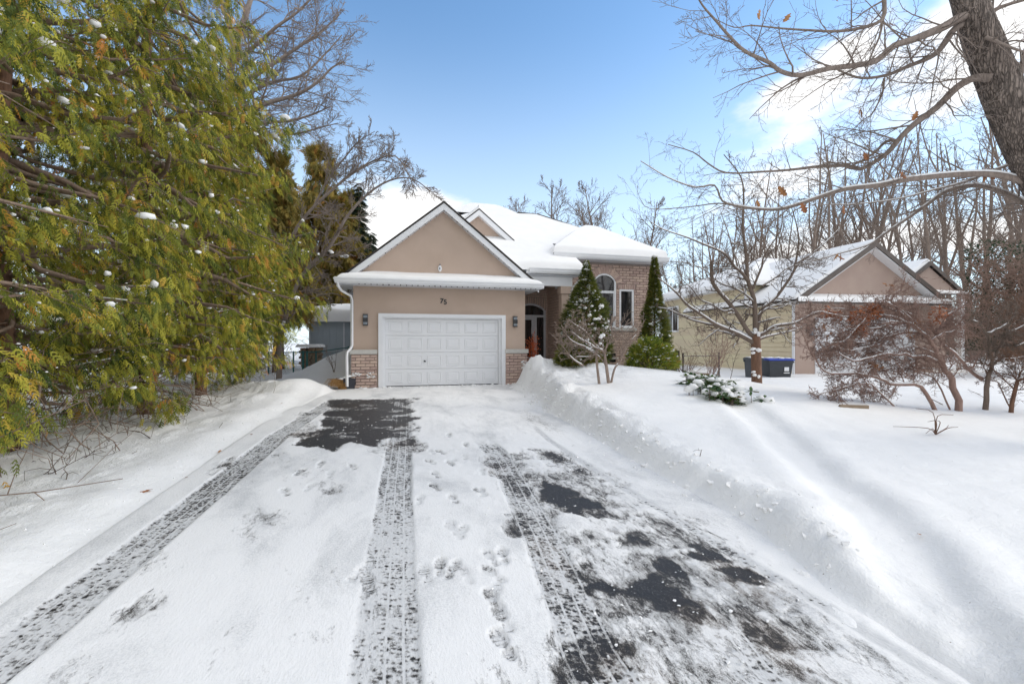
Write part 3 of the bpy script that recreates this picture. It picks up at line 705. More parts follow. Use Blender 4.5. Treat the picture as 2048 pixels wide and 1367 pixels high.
def skip_block(a, b, z0, z1):
    spans = [(a, b)]; mid = (z0 + z1) / 2
    def cut(sp, c0, c1):
        out = []
        for s0, s1 in sp:
            if c1 <= s0 or c0 >= s1: out.append((s0, s1)); continue
            if c0 > s0: out.append((s0, c0 - .006))
            if c1 < s1: out.append((c1 + .006, s1))
        return out
    ring = .27
    # arched window and its soldier ring
    if z1 > AW[2] - .12 and mid < AW[3] - .02: spans = cut(spans, AW[0] - .0, AW[1] + .0)
    elif mid >= AW[3] - .02:
        cx_ = (AW[0] + AW[1]) / 2; w = (AW[1] - AW[0]) / 2; Rr = (w * w + AW[4] ** 2) / (2 * AW[4]); zc = AW[3] + AW[4] - Rr; RR = Rr + ring
        t = RR * RR - (mid - zc) ** 2
        if t > 0:
            hw = math.sqrt(t); lim = w + ring * .62
            hw = min(hw, lim); spans = cut(spans, cx_ - hw, cx_ + hw)
    if z1 > RW[2] - .12 and mid < RW[3]: spans = cut(spans, RW[0], RW[1])
    elif RW[3] <= mid < RW[3] + .2: spans = cut(spans, RW[0] - .08, RW[1] + .08)
    return spans
lay(BX0 + .03, BX1, .15, 4.31, BY, .1005, .285, skip=skip_block, single=lambda x, z: z > 2.75 and x > 6.2)
# soldier ring over the arch
cx_ = (AW[0] + AW[1]) / 2; w = (AW[1] - AW[0]) / 2; Rr = (w * w + AW[4] ** 2) / (2 * AW[4]); zc = AW[3] + AW[4] - Rr; a0 = math.asin(w / Rr)
nv = 15
def voussoir(g, cxx, czc, r0, r1, aa, ab, y):
    P = [(cxx + r0 * math.sin(aa), czc + r0 * math.cos(aa)), (cxx + r0 * math.sin(ab), czc + r0 * math.cos(ab)), (cxx + r1 * math.sin(ab), czc + r1 * math.cos(ab)), (cxx + r1 * math.sin(aa), czc + r1 * math.cos(aa))]
    return g.prism(P, 'y', y - .04, y)
for i in range(nv):
    aa = -a0 * 1.06 + 2 * a0 * 1.06 * i / nv; ab = aa + 2 * a0 * 1.06 / nv - .014
    hb(voussoir(G(), cx_, zc, Rr + .008, Rr + .255, aa, ab, BY).build('arch_brick', M['brick']))
for i in range(8):
    xa = RW[0] - .06 + i * .09
    hb(G().box(xa, xa + .078, BY - .04, BY, RW[3] + .006, RW[3] + .19).build('lintel_brick', M['brick']))
hb(G().box(7.0, 8.87, BY - .09, BY + .02, 1.80, 1.90).build('window_sill', M['capstone']))
g = G(); n = 60; blobs_mesh(g, np.stack([rng.uniform(7.05, 8.8, n), np.full(n, BY - .05), np.full(n, 1.915)], -1), .045, .5, 3); hb(g.build('sill_snow', M['snow'], None, True))
# arched window unit
def arched_frame(g, x0, x1, z0, spring, rise, y0, y1, t, n=18):
    """outline frame of width t"""
    outer = [(x0, z0)] + [(x0 + (x1 - x0) * i / n, arch_z(x0 + (x1 - x0) * i / n, x0, x1, spring, rise)) for i in range(n + 1)] + [(x1, z0)]
    cx0 = (x0 + x1) / 2
    ix0, ix1 = x0 + t, x1 - t
    inner = [(ix0, z0 + t)] + [(ix0 + (ix1 - ix0) * i / n, arch_z(x0 + t + (ix1 - ix0) * i / n, x0, x1, spring, rise) - t) for i in range(n + 1)] + [(ix1, z0 + t)]
    m_ = len(outer)
    for i in range(m_):
        j = (i + 1) % m_
        V = [(*outer[i], y0), (*outer[j], y0), (*inner[j], y0), (*inner[i], y0), (*outer[i], y1), (*outer[j], y1), (*inner[j], y1), (*inner[i], y1)]
        V = [(a, c, b) for a, b, c in V]
        g.add(V, [(0, 1, 2, 3), (7, 6, 5, 4), (0, 4, 5, 1), (2, 6, 7, 3)])
    return inner
wg = G(); inner = arched_frame(wg, AW[0] + .003, AW[1] - .003, AW[2], AW[3], AW[4] - .002, BY - .03, BY + .09, .065)
wg.box(AW[0] + .06, AW[1] - .06, BY - .02, BY + .07, 3.20, 3.29); wg.box(AW[0] + .06, AW[0] + .10, BY - .0, BY + .06, 2.0, 3.2); wg.box(AW[1] - .10, AW[1] - .06, BY, BY + .06, 2.0, 3.2)
win = hb(wg.build('arched_window', M['white']))
def child(o, p): o.parent = p; o.matrix_parent_inverse = Matrix.Identity(4); return o
def sub(o, part):
    """sub-part of a part; part lives in house frame"""
    o.parent = part; o.matrix_parent_inverse = Matrix.Identity(4); return o
poly = [(max(AW[0] + .05, min(AW[1] - .05, a)), b + .01) for a, b in inner]
pg = G().prism(poly, 'y', BY + .04, BY + .05); sub(pg.build('pane', M['glass']), win)
M['curtain'] = mat('sheer_curtain', (.16, .08, .08), (.10, .05, .05), 8, .9, stretch=(14, 1, .3))
wg = G()
for a in ((RW[0], RW[0] + .07, RW[2], RW[3]), (RW[1] - .07, RW[1], RW[2], RW[3]), (RW[0] + .07, RW[1] - .07, RW[2], RW[2] + .07), (RW[0] + .07, RW[1] - .07, RW[3] - .07, RW[3])):
    wg.box(a[0], a[1], BY - .03, BY + .09, a[2], a[3])
win2 = hb(wg.build('casement_window', M['white'])); sub(G().box(RW[0] + .05, RW[1] - .05, BY + .04, BY + .05, RW[2] + .05, RW[3] - .05).build('pane', M['glass']), win2)
# basement window well
hb(G().tube([(7.75 + .3 * math.cos(a), BY - .05 - .35 * math.sin(a), .78) for a in np.linspace(0, math.pi, 9)], .03, 5).build('window_well', M['capstone']))
hb(G().box(7.5, 8.0, BY - .05, BY - .037, .62, .95).build('basement_pane', M['glass']))
# entry: side wall, back wall, door
EY = 17.0
hb(G().box(BX0 - .04, BX0, BY - .0, EY, 0, 4.3).build('entry_side_wall', M['mortar']))
lay(BY - .03, EY, .15, 4.2, BX0 - .04, .1005, .285, axis='y', single=lambda x, z: False)
ED = (4.50, 5.72, .42, 2.60, .28)   # opening
g = G(); g.box(ED[1], BX0 - .04, EY, EY + .2, 0, 4.0); g.box(3.4, ED[0], EY, EY + .2, 0, 4.0); g.box(ED[0], ED[1], EY, EY + .2, 0, ED[2])
for i in range(10):
    xa = ED[0] + (ED[1] - ED[0]) * i / 10; xb = ED[0] + (ED[1] - ED[0]) * (i + 1) / 10
    g.prism([(xa, arch_z(xa, ED[0], ED[1], ED[3], ED[4])), (xb, arch_z(xb, ED[0], ED[1], ED[3], ED[4])), (xb, 4.0), (xa, 4.0)], 'y', EY, EY + .2)
hb(g.build('entry_wall', M['mortar']))
def skip_e(a, b, z0, z1):
    mid = (z0 + z1) / 2
    top = ED[3] + ED[4] + .22
    if mid < top:
        if mid < ED[3]: h_ = (ED[0], ED[1])
        else: h_ = (ED[0] - .0, ED[1] + .0)
        out = []
        if a < h_[0]: out.append((a, min(b, h_[0])))
        if b > h_[1]: out.append((max(a, h_[1]), b))
        return out
    return [(a, b)]
lay(4.12, BX0 - .04, .3, 3.9, EY, .1005, .285, skip=skip_e, single=lambda x, z: False)
for i in range(13):
    xm = ED[0] + (ED[1] - ED[0]) * (i + .5) / 13; zt = arch_z(xm, ED[0], ED[1], ED[3], ED[4])
    V, Q = brickgeo(.07, max(.1, ED[3] + ED[4] + .21 - zt), .035, i); restG.add(V + np.array((xm - .035, EY, zt + .012)), Q)
door = G(); inner = arched_frame(door, ED[0] + .003, ED[1] - .003, ED[2], ED[3], ED[4] - .003, EY - .04, EY + .1, .07)
door.box(ED[0] + .05, ED[1] - .05, EY - .02, EY + .08, 2.34, 2.43)
door.box(5.25, 5.36, EY - .02, EY + .08, ED[2] + .05, 2.34)
dfr = hb(door.build('entry_door_frame', M['grey_trim']))
poly = [(max(ED[0] + .05, min(ED[1] - .05, a)), b + .01) for a, b in inner if b > 2.5]; poly = [(poly[0][0], 2.40)] + poly + [(poly[-1][0], 2.40)]
sub(G().prism(poly, 'y', EY + .04, EY + .05).build('pane', M['glass']), dfr)
sub(G().box(5.35, 5.665, EY + .03, EY + .04, .78, 2.36).build('pane', M['glass']), dfr); sub(G().box(5.35, 5.665, EY + .01, EY + .035, .48, .78).build('panel', M['grey_trim']), dfr)
dg = G().box(4.57, 5.25, EY + .0, EY + .05, .48, .8).box(4.57, 4.67, EY, EY + .05, .8, 2.34).box(5.15, 5.25, EY, EY + .05, .8, 2.34).box(4.67, 5.15, EY, EY + .05, 2.24, 2.34)
dl = hb(dg.build('entry_door', M['grey_trim'])); sub(G().box(4.66, 5.16, EY + .02, EY + .03, .78, 2.26).build('pane', M['glass']), dl); sub(G().box(5.18, 5.21, EY - .05, EY, 1.35, 1.6).build('handle', M['black']), dl)
hb(G().box(3.9, 5.7, EY - 2.4, EY, 0, .36).build('entry_step', M['capstone']))
# porch column and beam
g = G().box(5.56, 5.84, 14.78, 15.06, 0, 3.05).box(5.52, 5.88, 14.74, 15.10, 3.05, 3.30).box(5.53, 5.87, 14.75, 15.09, .3, .75)
hb(g.build('porch_column', M['stucco']))
hb(G().box(4.12, 5.95, 14.76, 15.02, 3.302, 3.62).box(5.62, 5.88, 15.02, BY, 3.302, 3.62).build('porch_beam', M['white']))
hb(G().box(4.12, 6.1, 14.55, EY, 3.625, 3.66).build('porch_ceiling', M['soffit']))
# roofs (slab + snow)
EZ = 3.22; RZ = 5.68; RY = 14.02; slope = (RZ - EZ) / 3.06
g = G().slab([(-1.66, RY - .03, EZ - .02), (1.45, RY - .03, RZ + .02), (1.45, 20, RZ), (-1.61, 20, EZ)], .05).slab([(1.45, RY - .03, RZ + .02), (4.56, RY - .03, EZ - .02), (4.51, 20, EZ), (1.45, 20, RZ)], .05)
groof = hb(g.build('garage_roof', M['shingle']))
def rake(g, x0, z0, x1, z1, y0, y1, t, drop=0):
    g.prism([(x0, z0 - drop), (x1, z1 - drop), (x1, z1 - drop - t), (x0, z0 - drop - t)], 'y', y0, y1)
g = G(); rake(g, -1.60, EZ, 1.45, RZ, RY + .0, RY + .04, .20, .045); rake(g, 1.45, RZ, 4.50, EZ, RY + .0, RY + .04, .20, .045)
hb(g.build('rake_fascia', M['white']))
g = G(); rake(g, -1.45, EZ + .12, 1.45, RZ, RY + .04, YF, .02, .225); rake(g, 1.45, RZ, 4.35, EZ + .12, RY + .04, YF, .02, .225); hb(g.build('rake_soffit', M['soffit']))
roof_gs = roof_snow('garage_roof_snow', [((-1.58, RY + .05, EZ), (-1.58, 20, EZ), (1.45, 20, RZ), (1.45, RY + .05, RZ), (1, 0, 0, 1), .07),
    ((4.48, 20, EZ), (4.48, RY + .05, EZ), (1.45, RY + .05, RZ), (1.45, 20, RZ), (1, 1, 0, 0), .09)], None, bury=.0, seed=1); hb(roof_gs)
# pent roof over the door
hb(G().slab([(-1.55, 13.74, 3.20), (4.45, 13.74, 3.20), (4.45, YF, 3.43), (-1.55, YF, 3.43)], .04).build('pent_roof', M['brown_trim']))
hb(roof_snow('pent_roof_snow', [((-1.62, 13.66, 3.19), (4.52, 13.66, 3.19), (4.0, YF - .004, 3.40), (-.75, YF - .004, 3.40), (1, 1, 0, 1), .115)], None, bury=.03, seed=2))
def gutter(name, axis, a0, a1, face, sgn, ztop, h=.16, d=.13):
    """K profile gutter; face = coordinate of the fascia, sgn = outward direction"""
    P = [(face, ztop), (face + sgn * d, ztop), (face + sgn * d, ztop - .035), (face + sgn * (d - .018), ztop - .055), (face + sgn * (d - .03), ztop - .11), (face + sgn * (d - .07), ztop - h), (face, ztop - h)]
    return hb(G().prism(P, axis, a0, a1).build(name, M['white']))
gutter('gutter', 'x', -1.66, 4.56, 13.77, -1, 3.22); gutter('gutter', 'y', 13.78, 20, -1.60, -1, 3.22, d=.11); gutter('gutter', 'y', 13.78, 17.5, 4.50, 1, 3.22, d=.11)
g = G().box(-1.60, 4.50, 13.77, YF, 3.045, 3.06).box(-1.60, -1.21, YF, 20, 3.045, 3.06).box(4.105, 4.50, YF, EY, 3.045, 3.06).box(-1.60, 4.5, 13.772, 13.79, 3.06, 3.2)
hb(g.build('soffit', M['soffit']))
# bulbs of the string lights
g = G(); k = 0
for x in np.arange(-1.0, 4.4, .165): blobs_mesh(g, [(x, 13.66, 3.035)], .016, 1.4, k); k += 1
for s in (-1, 1):
    for t in np.arange(.08, .97, .055): blobs_mesh(g, [(1.45 + s * 3.0 * t, RY + .02, RZ - .275 - 3.0 * t * slope)], .014, 1.3, k); k += 1
hb(g.build('light_string', M['black']))
# garage door
TX0, TX1 = -.49, 3.44
g = G().box(TX0, -.36, YF - .07, YF + .12, 0, 2.24).box(3.31, TX1, YF - .07, YF + .12, 0, 2.24).box(-.36, 3.31, YF - .07, YF + .12, 2.13, 2.24)
g.box(-.36, -.28, YF + .03, YF + .13, 0, 2.13).box(3.23, 3.31, YF + .03, YF + .13, 0, 2.13).box(-.28, 3.23, YF + .03, YF + .13, 2.09, 2.13)
hb(g.build('garage_door_trim', M['white']))
DX0, DX1 = -.28, 3.23; DYf = YF + .10
gd = hb(G().box(DX0, DX1, DYf + .02, DYf + .06, 0.03, 2.09).build('garage_door', M['door_white']))
sh = (2.09 - .03) / 4
panel_mesh = None
for r_ in range(4):
    z0 = .03 + r_ * sh
    s_ = sub(G().prism([(DYf, z0 + .012), (DYf + .02, z0 + .003), (DYf + .02, z0 + sh - .003), (DYf, z0 + sh - .008)], 'x', DX0 + .005, DX1 - .005).build('door_section', M['door_white']), gd)
pw = (DX1 - DX0) / 6
for r_ in range(4):
    for c_ in range(6):
        x0 = DX0 + c_ * pw + .075; x1 = DX0 + (c_ + 1) * pw - .075; z0 = .03 + r_ * sh + .085; z1 = .03 + (r_ + 1) * sh - .085
        if panel_mesh is None:
            Wp, Hp = x1 - x0, z1 - z0; g = G(); b = .018
            rings = [(0, -.001), (b, -.014), (b * 2, -.001), (b * 4.2, -.012)]
            V = []
            for off, yv in rings: V += [(off, yv, off), (Wp - off, yv, off), (Wp - off, yv, Hp - off), (off, yv, Hp - off)]
            Q = []
            for k in range(3):
                for i in range(4): j = (i + 1) % 4; Q.append((k * 4 + i, k * 4 + j, k * 4 + 4 + j, k * 4 + 4 + i))
            Q.append((12, 13, 14, 15)); o = mk('panel', V, Q, None, M['door_white']); panel_mesh = o.data
        else: o = link('panel', panel_mesh)
        o.location = (x0, DYf, z0); sub(o, gd)
xh = DX0 + 2 * pw; sub(G().tube([(xh - .03, DYf - .03, .80), (xh + .03, DYf - .035, .77)], .014, 6).tube([(xh, DYf - .03, .785), (xh, DYf, .785)], .028, 8).build('handle', M['black']), gd)
hb(G().box(DX0, DX1, DYf - .005, DYf + .05, .004, .028).build('weather_strip', M['black']))
# house number
def digit(txt, x, z, size, tilt):
    c = bpy.data.curves.new('digit', 'FONT'); c.body = txt; c.size = size; c.extrude = .008; c.offset = .006; c.align_x = 'CENTER'
    c.materials.append(M['black']); o = bpy.data.objects.new('house_number', c); col.objects.link(o)
    bpy.context.view_layer.update(); me = bpy.data.meshes.new_from_object(o); bpy.data.objects.remove(o); me.name = 'house_number'
    o = link('house_number', me); o.location = (x, YF - .012, z); o.rotation_euler = (R(90), tilt, 0); hb(o)
digit('7', 1.40, 2.585, .21, R(4)); digit('5', 1.52, 2.555, .21, R(-3))
# wall lamps
for lx in (-.86, 3.76):
    g = G().box(lx - .07, lx + .07, YF - .10, YF, 1.87, 1.90).box(lx - .07, lx + .07, YF - .10, YF, 2.18, 2.21).box(lx - .068, lx + .068, YF - .02, YF, 1.90, 2.18).box(lx - .07, lx + .07, YF - .102, YF - .02, 1.975, 2.10)
    l = hb(g.build('wall_lamp', M['black'])); sub(G().box(lx - .058, lx + .058, YF - .09, YF - .02, 1.90, 1.975).box(lx - .058, lx + .058, YF - .09, YF - .02, 2.10, 2.18).build('lamp_glass', M['lampglass']), l)
# ornament on the gable
g = G(); g.prism([(1.35 + .055 * math.cos(a), 3.66 + .10 * math.sin(a)) for a in np.linspace(0, 2 * math.pi, 14)[:-1]], 'y', YF - .03, YF)
orn = hb(g.build('gable_ornament', M['white'])); sub(G().prism([(1.34 + .022 * math.cos(a), 3.66 + .04 * math.sin(a)) for a in np.linspace(0, 2 * math.pi, 10)[:-1]], 'y', YF - .04, YF - .028).tube([(1.35, YF - .02, 3.76), (1.35, YF - .03, 3.80)], .02, 6).build('ornament_boss', M['lampglass']), orn)
# downspouts
def spout(P): hb(G().tube(P, .042, 4).build('downspout', M['white']))
spout([(-1.58, 13.72, 3.08), (-1.58, 13.76, 2.98), (-1.5, 13.95, 2.86), (-1.27, 14.2, 2.74), (-1.24, 14.22, 2.6), (-1.24, 14.22, 1.28), (-1.27, 14.18, 1.2), (-1.36, 14.08, 1.08), (-1.37, 14.05, .98), (-1.36, 14.05, .08)])
spout([(6.25, 14.58, 3.75), (6.25, 14.65, 3.6), (6.05, 15.0, 3.3), (5.97, 15.1, 3.0), (5.97, 15.12, .4)])
spout([(9.72, 15.1, 4.35), (9.7, 15.2, 4.25), (9.62, 15.52, 4.05), (9.62, 15.52, .4)])
# main roof
def zm(y): return 3.86 + .6 * (y - 14.5)
g = G().slab([(2.4, 14.45, zm(14.45)), (6.22, 14.45, zm(14.45)), (6.22, 15.6, zm(15.6)), (2.4, 15.6, zm(15.6))], .06)
g.slab([(1.5, 15.6, zm(15.6)), (5.72, 15.6, zm(15.6)), (5.72, 17.6, zm(17.6)), (1.5, 17.6, zm(17.6))], .06).slab([(5.72, 16.2, zm(16.2)), (8.2, 16.2, zm(16.2)), (8.2, 17.6, zm(17.6)), (5.72, 17.6, zm(17.6))], .06)
g.slab([(1.5, 17.6, zm(17.6)), (8.2, 17.6, zm(17.6)), (6.2, 19.6, zm(19.6)), (3.6, 19.6, zm(19.6))], .06)
g.slab([(8.2, 17.6, zm(17.6)), (8.2, 24, zm(17.6)), (6.2, 24, zm(19.6)), (6.2, 19.6, zm(19.6))], .06).slab([(6.2, 19.6, zm(19.6)), (6.2, 24, zm(19.6)), (-1, 24, 4), (-1, 19, 4)], .06)
hb(g.build('main_roof', M['shingle']))
hb(roof_snow('main_roof_snow', [((2.3, 14.40, zm(14.42)), (6.27, 14.40, zm(14.42)), (6.27, 15.56, zm(15.56)), (2.3, 15.56, zm(15.56)), (1, 1, 0, 0), .22),
    ((1.5, 15.55, zm(15.55)), (5.70, 15.55, zm(15.55)), (5.70, 17.6, zm(17.6)), (1.5, 17.6, zm(17.6)), (0, 0, 0, 0), .22), ((5.70, 16.1, zm(16.1)), (8.2, 16.1, zm(16.1)), (8.2, 17.6, zm(17.6)), (5.70, 17.6, zm(17.6)), (0, 0, 0, 0), .22),
    ((1.5, 17.6, zm(17.6)), (8.2, 17.6, zm(17.6)), (6.2, 19.6, zm(19.6)), (3.6, 19.6, zm(19.6)), (0, 0, 0, 0), .22)], None, seed=3))
hb(G().slab([(5.3, 19.60, zm(19.6) + .26), (6.25, 19.62, zm(19.6) + .24), (6.2, 19.80, zm(19.6) + .24), (5.3, 19.80, zm(19.6) + .26)], .09).slab([(6.2, 19.56, zm(19.6) + .24), (8.25, 17.55, zm(17.55) + .24), (8.45, 17.75, zm(17.55) + .22), (6.4, 19.8, zm(19.6) + .22)], .09).build('ridge_shingles', M['shingle']))
gutter('gutter', 'x', 4.3, 6.30, 14.45, -1, 3.84, .17); gutter('gutter', 'y', 14.46, 15.6, 6.20, 1, 3.84, .17, .11)
hb(G().box(4.2, 6.2, 14.452, 14.47, 3.66, 3.84).box(6.18, 6.2, 14.47, 15.58, 3.66, 3.84).build('porch_fascia', M['white']))
# back peak
zt = 7.85
g = G().slab([(2.2, 19.55, 6.86), (5.6, 19.55, 6.86), (4.45, 21.2, zt), (3.65, 21.2, zt)], .06); hb(g.build('back_roof', M['shingle']))
hb(roof_snow('back_roof_snow', [((2.2, 19.5, 6.8), (5.6, 19.5, 6.8), (4.45, 21.2, zt), (3.65, 21.2, zt), (0, 0, 0, 0), .18), ((5.6, 19.5, 6.8), (5.6, 23, 6.8), (4.45, 22, zt), (4.45, 21.2, zt), (0, 0, 0, 0), .18), ((2.2, 23, 6.8), (2.2, 19.5, 6.8), (3.65, 21.2, zt), (3.65, 22, zt), (0, 0, 0, 0), .18), ((3.65, 21.2, zt), (4.45, 21.2, zt), (4.45, 22, zt), (3.65, 22, zt), (0, 0, 0, 0), .18)], None, cap=zt + .12, seed=4))
# dormer gable
DA = (2.95, 16.3, 6.22); dh = 1.55; dz = 1.27
g = G().prism([(DA[0] - dh, DA[2] - dz - .05), (DA[0] + dh, DA[2] - dz - .05), (DA[0], DA[2] - .2)], 'y', 16.55, 16.7)
hb(g.build('dormer_wall', M['stucco']))
g = G(); rake(g, DA[0] - dh, DA[2] - dz, DA[0], DA[2], 16.26, 19.4, .05); rake(g, DA[0], DA[2], DA[0] + dh, DA[2] - dz, 16.26, 19.4, .05); hb(g.build('dormer_roof', M['shingle']))
g = G(); rake(g, DA[0] - dh, DA[2] - dz, DA[0], DA[2], 16.265, 16.30, .20, .052); rake(g, DA[0], DA[2], DA[0] + dh, DA[2] - dz, 16.265, 16.30, .20, .052); rake(g, DA[0] - dh, DA[2] - dz, DA[0], DA[2], 16.30, 16.56, .02, .2); rake(g, DA[0], DA[2], DA[0] + dh, DA[2] - dz, 16.30, 16.56, .02, .2); hb(g.build('dormer_fascia', M['white']))
hb(roof_snow('dormer_roof_snow', [((DA[0] - dh, 16.3, DA[2] - dz), (DA[0] - dh, 19.4, DA[2] - dz), (DA[0], 19.4, DA[2]), (DA[0], 16.3, DA[2]), (0, 0, 0, 1), .13), ((DA[0] + dh, 19.4, DA[2] - dz), (DA[0] + dh, 16.3, DA[2] - dz), (DA[0], 16.3, DA[2]), (DA[0], 19.4, DA[2]), (0, 1, 0, 0), .16)], None, bury=0, seed=5))
# right block hip roof
bx0, bx1, by0 = 5.40, 9.90, 15.08; bz = 4.52; bxc = 7.62; bapx = 6.05; bay = 17.25
g = G().slab([(bx0, by0, bz), (bx1, by0, bz), (bxc, bay, bapx), (bxc, bay, bapx)], .05).slab([(bx0, 22, bz), (bx0, by0, bz), (bxc, bay, bapx), (bxc, 20, bapx)], .05).slab([(bx1, by0, bz), (bx1, 22, bz), (bxc, 20, bapx), (bxc, bay, bapx)], .05)
hb(g.build('bedroom_roof', M['shingle']))
hb(roof_snow('bedroom_roof_snow', [((bx0, by0 - .01, bz), (bx1, by0 - .01, bz), (bxc + .01, bay, bapx), (bxc - .01, bay, bapx), (1, 0, 0, 0), .22),
   ((bx0 - .03, 22, bz), (bx0, by0 - .01, bz), (bxc, bay, bapx), (bxc, 20, bapx), (1, 0, 0, 0), .22), ((bx1, by0 - .01, bz), (bx1 + .03, 22, bz), (bxc, 20, bapx), (bxc, bay, bapx), (1, 0, 0, 0), .22)], None, cap=6.18, seed=6))
gutter('gutter', 'x', bx0 - .02, bx1 + .02, by0, -1, bz + .01, .17, .12); gutter('gutter', 'y', by0, 21, bx1 - .02, 1, bz + .01, .17, .11)
g = G().box(bx0, bx1, by0 + .002, BY, 4.335, 4.35).box(bx0, BX0, BY, 21, 4.335, 4.35).box(BX1, bx1, BY, 21, 4.335, 4.35).box(bx0, bx1, by0 + .003, by0 + .02, 4.35, bz - .01).box(bx0 + .002, bx0 + .02, by0 + .02, 21, 4.30, bz + .0)
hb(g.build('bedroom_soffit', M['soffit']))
o = restG.build('brick', M['brick']); hb(o); o['kind'] = 'stuff'
# snow stuck on the brick
g = G()
P = [(rng.uniform(-1.22, -.98), YF - .10, rng.uniform(.36, .46)) for _ in range(26)] + [(rng.uniform(-.82, -.6), YF - .10, rng.uniform(.30, .47)) for _ in range(22)] + [(rng.uniform(3.95, 4.15), YF - .10, rng.uniform(.5, .78)) for _ in range(40)]
blobs_mesh(g, P, .028, .6, 9); hb(g.build('stuck_snow', M['snow'], None, True))
g = G(); n = 70; blobs_mesh(g, np.stack([rng.uniform(-1.25, 4.2, n), YF - .12 - rng.random(n) * .12, rng.random(n) * .03], -1), .035 + .03 * rng.random(n), .5, 11); hb(g.build('threshold_snow', M['snow'], None, True))

# ------------------------------------------------------------------ neighbouring house
NO = W(1590, 740, 19); NO.z = 0.0
nh = thing('neighbour_house', 'cream sided bungalow with brown trimmed gable, standing beyond the small pruned tree', 'house', tuple(NO), R(-4.3))
def nb(o): o.parent = nh; return o
wallL = G().box(0, .2, 0, 10.8, -.3, 3.05).box(0, .2, 3.0, 10.8, 3.05, 4.12).box(.2, 9, 10.6, 10.8, -.3, 4.1).box(.2, 9.0, 3.0, 3.2, 3.0, 4.12).box(6.8, 7, .2, 3, -.3, 3.05)
nb(wallL.build('side_wall', M['siding']))
plank = {}
def planks(y0, y1, z0, z1, skip=()):
    z = z0
    while z < z1:
        segs = [(y0, y1)]
        for (a, b, c, d) in skip:
            if z + .2 > c and z < d:
                s2 = []
                for s0, s1 in segs:
                    if a > s0: s2.append((s0, min(a, s1)))
                    if b < s1: s2.append((max(b, s0), s1))
                segs = [s for s in s2 if s[1] - s[0] > .05]
        for s0, s1 in segs:
            nb(G().add([(-.035, s0, z), (-.035, s1, z), (-.006, s1, z + .2), (-.006, s0, z + .2), (0, s0, z), (0, s1, z)], [(0, 1, 2, 3), (0, 4, 5, 1)]).build('plank', M['siding']))
        z += .195
planks(.08, 3.0, 0, 3.0); planks(3.0, 10.8, 0, 4.1, [(9.05, 10.35, 2.0, 3.55), (8.9, 10.3, .1, .9)])
for a in ((0, .11, -.2, 3.05), (10.7, 10.8, -.2, 4.1), (2.96, 3.06, 3.0, 4.1)): nb(G().box(-.05, 0, *a).build('corner_trim', M['white']))
w_ = nb(G().box(-.07, 0, 9.0, 9.08, 2.0, 3.6).box(-.07, 0, 10.32, 10.40, 2.0, 3.6).box(-.07, 0, 9.08, 10.32, 3.5, 3.6).box(-.09, 0, 9.08, 10.32, 2.0, 2.09).box(-.06, 0, 9.66, 9.74, 2.09, 3.5).build('window', M['white']))
nb(G().box(-.03, -.01, 9.08, 9.66, 2.09, 3.5).build('pane', M['glass'])); nb(G().box(-.03, -.01, 9.74, 10.32, 2.09, 3.5).build('pane', M['glass']))
nb(G().box(-.05, -.0, 8.95, 10.25, .15, .85).build('basement_window', M['glass']))
# front
g = G().box(0, 1.0, -.02, .2, -.3, 3.02).box(5.9, 7.0, -.02, .2, -.3, 3.02).box(1.0, 5.9, -.02, .2, 2.35, 3.02)
nb(g.build('garage_front', M['stucco_far']))
ngd = nb(G().box(1.0, 5.9, .12, .18, 0, 2.35).build('garage_door', M['door_white']))
for r_ in range(4):
    for c_ in range(8):
        x0 = 1.0 + c_ * .6125 + .07; z0 = .05 + r_ * .57 + .08
        o = G().box(x0, x0 + .47, .10, .122, z0, z0 + .40).build('panel', M['door_white']); o.parent = ngd
nb(G().box(.93, 1.03, -.06, .1, 0, 2.42).box(5.87, 5.97, -.06, .1, 0, 2.42).box(1.03, 5.87, -.06, .1, 2.32, 2.42).build('garage_door_trim', M['white']))
for lx in (.62, 6.3):
    l = nb(G().box(lx - .09, lx + .09, -.06, -.02, 1.75, 2.1).tube([(lx, -.06, 2.02), (lx, -.2, 2.12), (lx, -.22, 2.0)], .018, 5).box(lx - .08, lx + .08, -.30, -.14, 1.62, 1.66).box(lx - .09, lx + .09, -.31, -.13, 1.95, 2.0).build('wall_lamp', M['black']))
    o = G().box(lx - .06, lx + .06, -.28, -.16, 1.66, 1.95).build('lamp_glass', M['lampglass']); o.parent = l
# garage roof
nx0, nx1, nxc, ne, nr = -.35, 7.35, 3.5, 3.12, 5.62
nb(G().prism([(.1, 3.32), (6.9, 3.32), (nxc, 5.42)], 'y', 0, .2).build('gable_wall', M['stucco_far']))
nb(G().slab([(nx0, -.45, ne), (nxc, -.45, nr), (nxc, 8, nr), (nx0, 8, ne)], .06).slab([(nxc, -.45, nr), (nx1, -.45, ne), (nx1, 8, ne), (nxc, 8, nr)], .06).build('garage_roof', M['shingle']))
g = G(); rake(g, nx0, ne, nxc, nr, -.47, -.43, .22, .0); rake(g, nxc, nr, nx1, ne, -.47, -.43, .22, .0); nb(g.build('rake_fascia', M['brown_trim']))
g = G(); rake(g, nx0 + .1, ne + .06, nxc, nr, -.43, 0, .03, .24); rake(g, nxc, nr, nx1 - .1, ne + .06, -.43, 0, .03, .24); nb(g.build('rake_soffit', M['white']))
nb(roof_snow('garage_roof_snow', [((nx0 + .02, -.40, ne), (nx0 + .02, 8, ne), (nxc, 8, nr), (nxc, -.40, nr), (1, 0, 0, 1), .13), ((nx1 - .02, 8, ne), (nx1 - .02, -.40, ne), (nxc, -.40, nr), (nxc, 8, nr), (1, 1, 0, 0), .13)], None, bury=0, seed=11))
